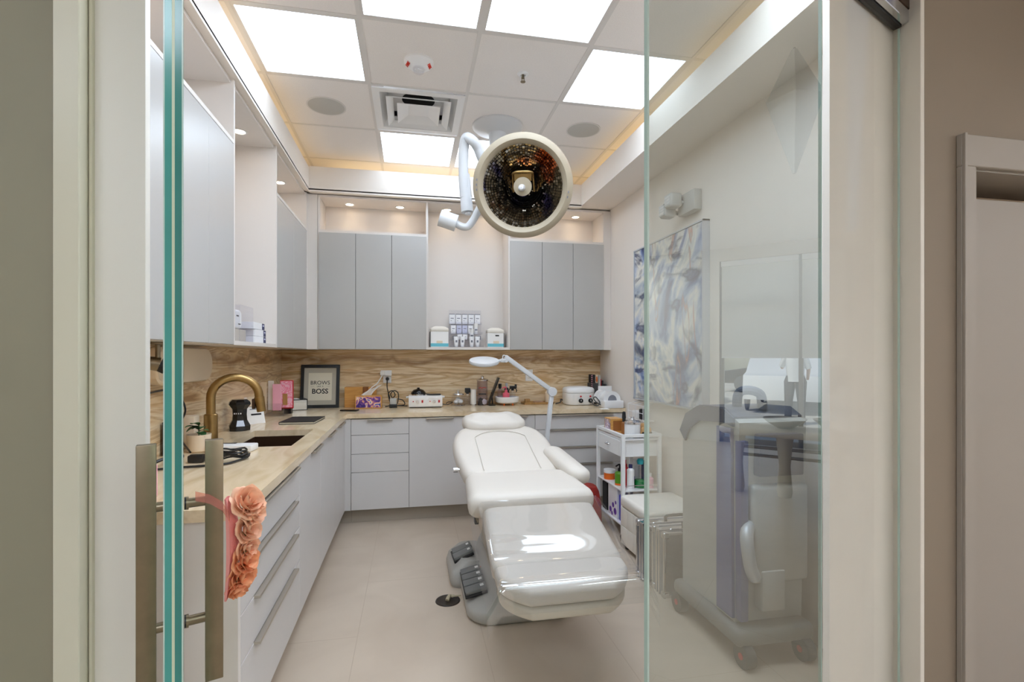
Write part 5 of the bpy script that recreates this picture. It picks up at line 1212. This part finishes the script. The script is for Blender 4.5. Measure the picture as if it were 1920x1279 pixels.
t = thing('cotton_jar', (.43, 4.77, ZK), 'round glass jar of cotton with a chrome lid', 'jar')
B().lathe([(.058, 0), (.066, .01), (.066, .06), (.05, .105), (.05, .11)], (.43, 4.77, ZK), 32).obj('glass', 'acrylic', t); B().lathe([(.06, .0), (.064, .004), (.055, .012), (0, .012)], (.43, 4.77, ZK), 32).obj('foot', 'chrome', t)
B().lathe([(.056, .105), (.052, .115), (.03, .124), (.01, .128), (.010, .140), (.013, .148), (0, .152)], (.43, 4.77, ZK), 32).obj('lid', 'chrome', t)
b = B()
for x, y, z, r in ((-.02, 0, .035, .025), (.02, -.01, .04, .026), (0, .01, .06, .024)): b.lathe([(r * math.sin(a), -r * math.cos(a) * .8) for a in [math.pi * k / 8 for k in range(9)]], (.43 + x, 4.77 + y, ZK + z), 14)
b.obj('cotton', 'paper', t, 80)
t = thing('spray_bottle', (.52, 4.78, ZK), 'small clear spray bottle with a square black top beside the cotton jar', 'bottle')
B().lathe([(0, 0), (.03, 0), (.032, .09), (.018, .115), (0, .115)], (.52, 4.78, ZK), 20).obj('body', 'acrylic', t); b = B(); b.box((.495, 4.755, ZK + .12), (.545, 4.805, ZK + .165), .004); b.cyl((.52, 4.78, ZK + .11), (.52, 4.78, ZK + .12), .015); b.obj('spray_top', 'black', t)
t = thing('cotton_tube', (.575, 4.78, ZK), 'white cylinder of cotton pads on a chrome foot', 'dispenser')
B().cyl((.575, 4.78, ZK + .012), (.575, 4.78, ZK + .15), .028, n=28).obj('pads', 'paper', t); B().cyl((.575, 4.78, ZK), (.575, 4.78, ZK + .012), .03, n=28).obj('foot', 'chrome', t)
t = thing('tall_jar', (.66, 4.77, ZK), 'tall clear acrylic jar with a chrome lid and red script', 'jar')
B().cyl((.66, 4.77, ZK), (.66, 4.77, ZK + .235), .05, n=32, cap=False).obj('wall', 'acrylic_l', t); B().lathe([(.056, .235), (.056, .243), (.03, .256), (.012, .262), (.012, .27), (.015, .278), (0, .284)], (.66, 4.77, ZK), 32).obj('lid', 'chrome', t)
b = B(); b.tube([(.62, 4.722, ZK + .165), (.635, 4.719, ZK + .172), (.65, 4.7185, ZK + .164), (.665, 4.7185, ZK + .172), (.69, 4.722, ZK + .166)], .003, 6, 4); b.obj('red_script', 'redprint', t)
b = B(); b.box((.625, 4.75, ZK + .10), (.695, 4.79, ZK + .112), .004); b.lathe([(0, 0), (.03, .0), (.02, .06), (0, .07)], (.645, 4.77, ZK + .003), 10); b.obj('contents', 'blackmatte', t); B().lathe([(0, 0), (.025, .01), (.028, .04), (0, .06)], (.678, 4.765, ZK + .003), 12).obj('white_contents', 'paper', t)
t = thing('tablet', (.75, 4.78, ZK), 'black tablet propped up at a steep slant on the back worktop', 'tablet')
T = frameT((.722, 4.71, ZK + .009), (.06, .985, .0), (.36, -.03, .93)); b = B(); b.box((0, 0, -.012), (.15, .27, 0), .003, 2, T); b.obj('tablet', 'black', t); B().box((.01, .01, 0), (.14, .17, .001), T=T).obj('notepad', 'poster', t); b = B(); b.tube([(.765, 4.80, ZK + .007), (.755, 4.80, ZK + .12)], .006, 8); b.box((.714, 4.70, ZK), (.775, 4.86, ZK + .006)); b.obj('stand', 'black', t)

t = thing('round_caddy', (.90, 4.77, ZK), 'white round caddy on small orange feet, full of bottles', 'caddy')
b = B(); b.lathe([(0, .018), (.09, .018), (.11, .03), (.115, .075), (.11, .08), (.105, .075), (.10, .036), (0, .034)], (.90, 4.77, ZK), 48); b.obj('tray', 'white', t)
for a in (-60, -120, 60, 120): B().cyl((.90 + .085 * math.cos(R(a)), 4.77 + .085 * math.sin(R(a)), ZK), (.90 + .08 * math.cos(R(a)), 4.77 + .08 * math.sin(R(a)), ZK + .024), .006, .009, 10).obj('foot', 'orange', t)
zc = ZK + .036
t = pump_bottle(.885, 4.74, zc, .033, .085, 'pink', 'pink', 'pink pump bottle standing in the white round caddy')
t = thing('spray_bottle', (.955, 4.77, zc), 'clear spray bottle with a black trigger in the round caddy', 'bottle')
B().lathe([(0, 0), (.03, 0), (.03, .08), (.014, .105), (0, .105)], (.955, 4.77, zc), 20).obj('body', 'acrylic', t)
b = B(); b.box((.925, 4.755, zc + .115), (.985, 4.785, zc + .145), .006); b.box((.975, 4.76, zc + .12), (.995, 4.78, zc + .16), .004); b.tube([(.985, 4.77, zc + .12), (.995, 4.77, zc + .10), (.99, 4.77, zc + .085)], .005, 6); b.cyl((.955, 4.77, zc + .10), (.955, 4.77, zc + .12), .014); b.tube([(.93, 4.77, zc + .12), (.915, 4.77, zc + .10), (.918, 4.77, zc + .08)], .005, 6); b.obj('trigger', 'black', t)
bottle('dark_bottle', .835, 4.79, zc, [(0, 0), (.025, 0), (.025, .10), (.01, .12), (0, .12)], M['acrylic_l'], 'tinted bottle with black top at the left of the round caddy', 'bottle', [(.012, .118), (.016, .14), (.016, .165), (0, .165)], 'black')
bottle('small_bottle', .905, 4.82, zc, [(0, 0), (.02, 0), (.02, .12), (0, .13)], 'darkgrey', 'slim grey bottle at the back of the round caddy', 'bottle', [(.012, .128), (.012, .17), (0, .17)], 'steelblue')

t = thing('wooden_tray', (1.19, 4.81, ZK), 'low honey wood tray on the back worktop under the magnifier arm', 'tray')
b = B(); b.box((1.06, 4.74, ZK), (1.36, 4.88, ZK + .008), .002, 1); b.box((1.06, 4.74, ZK + .006), (1.36, 4.746, ZK + .02)); b.box((1.06, 4.874, ZK + .006), (1.36, 4.88, ZK + .02)); b.box((1.06, 4.74, ZK + .006), (1.066, 4.88, ZK + .02)); b.box((1.354, 4.74, ZK + .006), (1.36, 4.88, ZK + .02)); b.obj('tray', 'woodtray', t)
tag(B().box((1.085, 4.79, ZK + .0085), (1.135, 4.84, ZK + .05), .006, 2).obj('wooden_block', 'woodtray'), 'small honey-coloured block on the left of the wooden tray', 'block')
tag(B().box((1.175, 4.78, ZK + .0085), (1.27, 4.84, ZK + .022), .004, 2).obj('brush_case', mat('pinkish leather', (176, 140, 116), .6)), 'flat pinkish case in the middle of the wooden tray', 'case')
bottle('lotion_bottle', 1.315, 4.80, ZK + .0085, [(0, 0), (.028, 0), (.028, .10), (.014, .115), (0, .115)], 'ceramic', 'cream lotion bottle with white tip on the wooden tray', 'bottle', [(.013, .114), (.012, .13), (.004, .155), (0, .157)], 'white')
t = thing('outlet', (1.14, 4.90, 1.17), 'white wall outlet on the backsplash behind the magnifier arm', 'outlet')
B().box((1.11, 4.893, 1.13), (1.185, 4.90, 1.245), .003, 1).obj('plate', 'white', t); b = B(); b.box((1.13, 4.891, 1.195), (1.165, 4.893, 1.225), .002, 1); b.box((1.13, 4.891, 1.145), (1.165, 4.893, 1.175), .002, 1); b.m(1)
for z in (1.21, 1.16): b.box((1.139, 4.8905, z - .005), (1.142, 4.8912, z + .006)); b.box((1.153, 4.8905, z - .005), (1.156, 4.8912, z + .006))
b.obj('sockets', ['paper', 'ink'], t)
t = thing('towel_warmer', (1.60, 4.68, ZK), 'white two-dial towel warmer on the right of the back worktop', 'towel warmer')
o = rrect(1.445, 1.728, 4.56, 4.80, .07, 8)
b = B(); b.rings([[(1.587 + (x - 1.587) * .93, 4.68 + (y - 4.68) * .93, ZK + .004) for x, y in o], [(x, y, ZK + .02) for x, y in o], [(x, y, ZK + .115) for x, y in o]]); b.obj('housing', 'white', t)
b = B(); b.rings([[(x, y, ZK + .118) for x, y in o]] + [[(1.587 + (x - 1.587) * k, 4.68 + (y - 4.68) * k, ZK + z) for x, y in o] for k, z in ((1.01, .125), (1.0, .15), (.9, .165), (.6, .174), (.2, .176))]); b.obj('lid', 'white', t, 50)
for x in (1.572, 1.668):
    B().cyl((x, 4.548, ZK + .045), (x, 4.562, ZK + .045), .021, n=24).obj('dial', 'blackmatte', t); B().box((x - .002, 4.545, ZK + .04), (x + .002, 4.549, ZK + .055)).obj('dial_mark', 'white', t); B().cyl((x, 4.556, ZK + .085), (x, 4.562, ZK + .085), .009, n=14).obj('indicator', 'red', t)
cable('power_cable', [(1.46, 4.72, ZK + .03), (1.43, 4.74, ZK + .045), (1.42, 4.72, ZK + .02), (1.37, 4.72, ZK + .006)], .006, 'darkgrey', 'grey cord coming out behind the towel warmer')
# files next to the wall
t = thing('file_rack', (1.79, 4.78, ZK), 'dark file rack against the right wall behind the towel warmer', 'file rack')
b = B(); b.box((1.745, 4.70, ZK), (1.80, 4.86, ZK + .20), .003, 1); b.obj('rack', 'darkgrey', t); B().box((1.805, 4.70, ZK), (1.825, 4.86, ZK + .28), .002, 1).obj('divider', 'machinegrey', t)
t = thing('spiral_notebook', (1.755, 4.77, ZK + .2), 'dark spiral notebook standing in the file rack', 'notebook')
B().box((1.755, 4.72, ZK + .202), (1.775, 4.85, ZK + .285), .002, 1).obj('cover', 'blackmatte', t); b = B()
for k in range(10): b.tube([(1.742, 4.722, ZK + .10 + k * .019), (1.734, 4.712, ZK + .105 + k * .019), (1.742, 4.70, ZK + .108 + k * .019)], .0025, 6, 2)
b.obj('spiral', 'palepink', t)
t = thing('orange_booklet', (1.79, 4.77, ZK + .2), 'orange and yellow booklet standing in the file rack', 'booklet')
B().box((1.779, 4.715, ZK + .202), (1.803, 4.85, ZK + .282), .001, 1).obj('cover', 'ceramic', t); b = B(); b.lathe([(.003, 0), (.009, .02), (.006, .05), (0, .06)], (1.79, 4.712, ZK + .21), 10); b.obj('orange_print', 'orange', t)
tag(B().box((1.829, 4.72, ZK), (1.842, 4.86, ZK + .24), .001, 1).obj('folder', 'red'), 'red folder standing against the right wall behind the towel warmer', 'folder')
tag(B().box((1.846, 4.72, ZK), (1.862, 4.86, ZK + .225), .001, 1).obj('folder', 'blackmatte'), 'black folder next to the red folder by the right wall', 'folder')
tag(B().box((1.866, 4.70, ZK), (1.889, 4.86, ZK + .19), .002, 1).obj('folder', 'darkgrey'), 'short dark folder touching the right wall on the worktop', 'folder')
t = thing('nail_lamp', (1.78, 4.33, ZK), 'white arched device with a round mesh window at the right end of the worktop', 'device')
def arch(x0, x1, y0, y1, z0, h):
    n = 16; return [[(( x0 + x1) / 2 - (x1 - x0) / 2 * math.cos(math.pi * k / n), y, z0 + .02 + (h - .02) * math.sin(math.pi * k / n)) for k in range(n + 1)] + [(x1, y, z0), (x0, y, z0)] for y in (y0, y1)]
b = B(); b.rings(arch(1.70, 1.865, 4.31, 4.44, ZK + .05, .10)); b.rings(arch(1.675, 1.80, 4.40, 4.50, ZK + .04, .11)); b.obj('shell', 'white', t)
B().box((1.695, 4.26, ZK), (1.875, 4.46, ZK + .065), .005, 2).obj('base', 'white', t)
b = B(); n = 14; vs = [(1.785 - .042 * math.cos(math.pi * k / n), 4.308, ZK + .066 + .05 * math.sin(math.pi * k / n)) for k in range(n + 1)]; b.add(vs, [tuple(range(n + 1))]); b.obj('mesh_window', 'greyprint', t)
B().box((1.725, 4.5, ZK), (1.86, 4.51, ZK + .185), .002, 1).obj('back_plate', 'white', t)
b = B(); b.tube([(1.70, 4.36, ZK + .02), (1.66, 4.38, ZK + .045), (1.64, 4.40, ZK + .08), (1.665, 4.41, ZK + .09), (1.69, 4.38, ZK + .05), (1.675, 4.36, ZK + .02), (1.64, 4.39, ZK + .02), (1.63, 4.42, ZK + .05)], .005, 8, 5); b.obj('cord', 'darkgrey', t)
tag(B().add([(1.63, 4.18, ZK + .001), (1.70, 4.16, ZK + .001), (1.71, 4.25, ZK + .001), (1.63, 4.23, ZK + .001), (1.63, 4.18, ZK + .004), (1.70, 4.16, ZK + .004), (1.71, 4.25, ZK + .004), (1.63, 4.23, ZK + .004)], [(0, 3, 2, 1), (4, 5, 6, 7), (0, 1, 5, 4), (1, 2, 6, 5), (2, 3, 7, 6), (3, 0, 4, 7)]).obj('leaflet', 'paper'), 'white leaflet lying at the front edge beside the arched device', 'leaflet')

# ------------------------------------------------------------------ open shelf, back wall
ZS = ZB + .0232
def wipes(x0, x1, y, label, flip):
    t = thing('wipes_box', ((x0 + x1) / 2, y, ZS), label, 'box', 'boxes on the open shelf')
    h = .145 if not flip else .135
    B().box((x0, y, ZS), (x1, y + .12, ZS + h), .003, 1).obj('carton', 'paper', t); B().box((x0 + .001, y - .001, ZS + .006), (x1 - .001, y, ZS + .036)).obj('aqua_band', 'aqua', t)
    B().box((x0 + .055, y - .0015, ZS + .036), (x0 + .11, y, ZS + .06), .0005, 1).obj('picture', 'ceramic', t)
    if flip: B().box((x0 + .075, y - .0015, ZS + h - .03), (x0 + .11, y, ZS + h - .018)).obj('black_mark', 'ink', t)
    b = B(); b.pillow([(x, yy) for x, yy in rrect(x0 - .002, x1 + .002, y - .002, y + .122, .015)], .035, .012, .018, Matrix.Translation((0, 0, ZS + h))); b.obj('lid', mat('ivory lid', (232, 226, 214), .5), t, 60)
    b = B(); b.box((x0 - .006 if not flip else x1 + .001, y + .004, ZS), (x0 - .001 if not flip else x1 + .006, y + .12, ZS + h)); b.obj('dark_side', 'darkgrey', t)
wipes(.170, .335, 4.70, 'white and aqua wipes box at the left end of the open shelf', False)
wipes(.700, .855, 4.70, 'white and aqua wipes box at the right end of the open shelf', True)
t = thing('display_stand', (.50, 4.76, ZS), 'tiered clear acrylic display stand on the open shelf', 'display stand')
b = B(); b.box((.35, 4.86, ZS), (.66, 4.866, ZS + .36))
for z, y0, y1 in ((.22, 4.80, 4.86), (.125, 4.755, 4.86), (.068, 4.71, 4.86), (0.0, 4.66, 4.86)): b.box((.35, y0, ZS + z), (.66, y1, ZS + z + .004)); b.box((.35, y0, ZS + z), (.66, y0 + .003, ZS + z + .022))
b.obj('tiers', 'acrylic', t)
ordn = ['first', 'second', 'third', 'fourth', 'fifth']
def carton(x, y, z, w, h, m, label, group, dark):
    t = thing('product_carton', (x, y, z), label, 'carton', group)
    B().box((x - w / 2, y - .02, z), (x + w / 2, y + .02, z + h), .001, 1).obj('case', m, t)
    b = B(); b.box((x - w * .28, y - .0208, z + h * .52), (x + w * .28, y - .02, z + h * .60)); b.box((x - w * .28, y - .0208, z + h * .30), (x - w * .05, y - .02, z + h * .34)); b.obj('print', 'greyprint', t)
    if dark: B().box((x - w / 2, y - .021, z + h - .006), (x + w / 2, y + .0, z + h + .0006)).obj('dark_top_edge', 'greyprint', t)
for k in range(5): carton(.377 + k * .0605, 4.83, ZS + .2245, .052, .095, 'cardboard', '%s white carton from the left in the top row of the display stand' % ordn[k], 'tall cartons on the display stand', True)
for k in range(4): carton(.385 + k * .054, 4.785, ZS + .1295, .046, .085, 'lilac' if k in (1, 2) else 'cardboard', '%s carton from the left in the middle row of the display stand' % ordn[k], 'short cartons on the display stand', True)
for k in range(2): carton(.44 + k * .05, 4.735, ZS + .0725, .042, .048, 'cardboard', '%s small carton in the low row of the display stand' % ['left', 'right'][k], 'small cartons on the display stand', False)
for k, (x, z, lab) in enumerate(((.555, ZS + .0725, 'white pump bottle at the front of the display stand, lower one'), (.60, ZS + .1295, 'white pump bottle at the right of the display stand, upper one'))):
    y = 4.735 if k == 0 else 4.780
    t = thing('serum_bottle', (x, y, z), lab, 'bottle', 'serum bottles on the display stand'); B().cyl((x, y, z), (x, y, z + .062), .019, n=20).obj('body', 'white', t); B().cyl((x, y, z + .062), (x, y, z + .10), .0195, n=20).obj('cap', 'paper', t); B().box((x - .012, y - .0205, z + .03), (x + .012, y - .0185, z + .045)).obj('print', 'greyprint', t)
for k, x in enumerate((.405, .462, .548, .602)):
    t = thing('cream_tube', (x, 4.69, ZS), '%s white cream tube from the left along the foot of the display stand' % ordn[k], 'tube', 'cream tubes on the display stand')
    n = 20; b = B(); b.rings([[(x + .016 * math.cos(a), 4.685 + .016 * math.sin(a), ZS + .0045) for a in [2 * math.pi * i / n for i in range(n)]], [(x + .018 * math.cos(a), 4.685 + .016 * math.sin(a), ZS + .03) for a in [2 * math.pi * i / n for i in range(n)]], [(x + .024 * math.cos(a), 4.685 + .003 * math.sin(a), ZS + .10) for a in [2 * math.pi * i / n for i in range(n)]]]); b.obj('body', 'white', t)
    B().box((x - .008, 4.6675, ZS + .045), (x + .008, 4.671, ZS + .065)).obj('print', 'greyprint', t)
for k, x in enumerate((.392, .625)):
    tag(B().box((x - .017, 4.735, ZS + .073), (x + .017, 4.74, ZS + .107)).obj('sample_card', 'greyprint'), '%s small grey card on the display stand' % ['left', 'right'][k], 'card')

# left open shelf
t = thing('display_box', (-1.0, 3.10, ZS), 'clear acrylic box with a white bottle inside on the left open shelf', 'display box')
b = B(); b.box((-1.13, 3.02, ZS), (-.93, 3.26, ZS + .004)); b.box((-1.13, 3.255, ZS), (-.93, 3.26, ZS + .20)); b.box((-.934, 3.02, ZS), (-.93, 3.26, ZS + .07)); b.box((-1.13, 3.02, ZS), (-1.126, 3.26, ZS + .20)); b.box((-1.13, 3.02, ZS), (-.93, 3.024, ZS + .20)); b.box((-1.13, 3.02, ZS + .20), (-.93, 3.26, ZS + .206)); b.obj('case', 'acrylic', t)
t = thing('refill_bottle', (-1.0, 3.12, ZS + .075), 'white bottle with a curved shoulder inside the acrylic box', 'bottle')
b = B(); b.pillow(rrect(3.06, 3.19, ZS + .075, ZS + .185, .03), .07, .015, 0, Matrix(((0, 0, 1, -1.04), (1, 0, 0, 0), (0, 1, 0, 0), (0, 0, 0, 1)))); b.obj('body', 'white', t); b = B(); b.box((-.9695, 3.09, ZS + .145), (-.969, 3.13, ZS + .152)); b.box((-.9695, 3.12, ZS + .10), (-.969, 3.16, ZS + .106)); b.obj('print', 'ink', t)
tag(B().box((-1.04, 3.06, ZS + .0045), (-.965, 3.24, ZS + .072), .002, 1).obj('carton', 'beige_shell'), 'pale carton under the white bottle in the acrylic box', 'box')
for k, (y0, dz) in enumerate(((3.30, 0), (3.30, .042), (3.27, .084))):
    t = thing('navy_end_box', (-.98, y0 + .1, ZS + dz), ['white carton with navy end, bottom of the stack on the left shelf', 'white carton with navy end, middle of the stack on the left shelf', 'white carton with navy end, top of the stack on the left shelf'][k], 'carton', 'navy ended cartons')
    y1 = y0 + .22; B().box((-1.04, y0, ZS + dz + .0005), (-.93, y1, ZS + dz + .041), .001, 1).obj('case', 'cardboard', t); B().box((-.9305, y1 - .05, ZS + dz + .001), (-.9292, y1 + .0005, ZS + dz + .0405)).obj('navy_end', 'navy', t); b = B(); b.box((-.9292, y1 - .04, ZS + dz + .022), (-.9286, y1 - .01, ZS + dz + .032)); b.obj('print', 'lilac', t)

# ------------------------------------------------------------------ world, sun, colour
w = bpy.data.worlds.new('sky'); scn.world = w; w.use_nodes = True; nt = w.node_tree; bg = nt.nodes['Background']
sk = nt.nodes.new('ShaderNodeTexSky'); sk.sky_type = 'NISHITA'; sk.sun_disc = False; sk.sun_elevation = R(52); sk.sun_rotation = R(250)
nt.links.new(sk.outputs[0], bg.inputs['Color']); bg.inputs['Strength'].default_value = .12
s = bpy.data.lights.new('sun', 'SUN'); s.energy = 2.6; s.angle = R(1.); s.color = (1, .96, .9); so = bpy.data.objects.new('sun', s); COL.objects.link(so)
so.rotation_euler = Vector((.55, .45, -.9)).to_track_quat('-Z', 'Y').to_euler()
vs_ = scn.view_settings; vs_.view_transform = 'Standard'; vs_.look = 'None'; vs_.gamma = 1.; vs_.exposure = .40; vs_.use_curve_mapping = False
scn.cycles.max_bounces = 12; scn.cycles.transparent_max_bounces = 24; scn.cycles.diffuse_bounces = 6; scn.cycles.glossy_bounces = 6
scn.cycles.sample_clamp_indirect = 6.; scn.cycles.caustics_reflective = False; scn.cycles.caustics_refractive = False
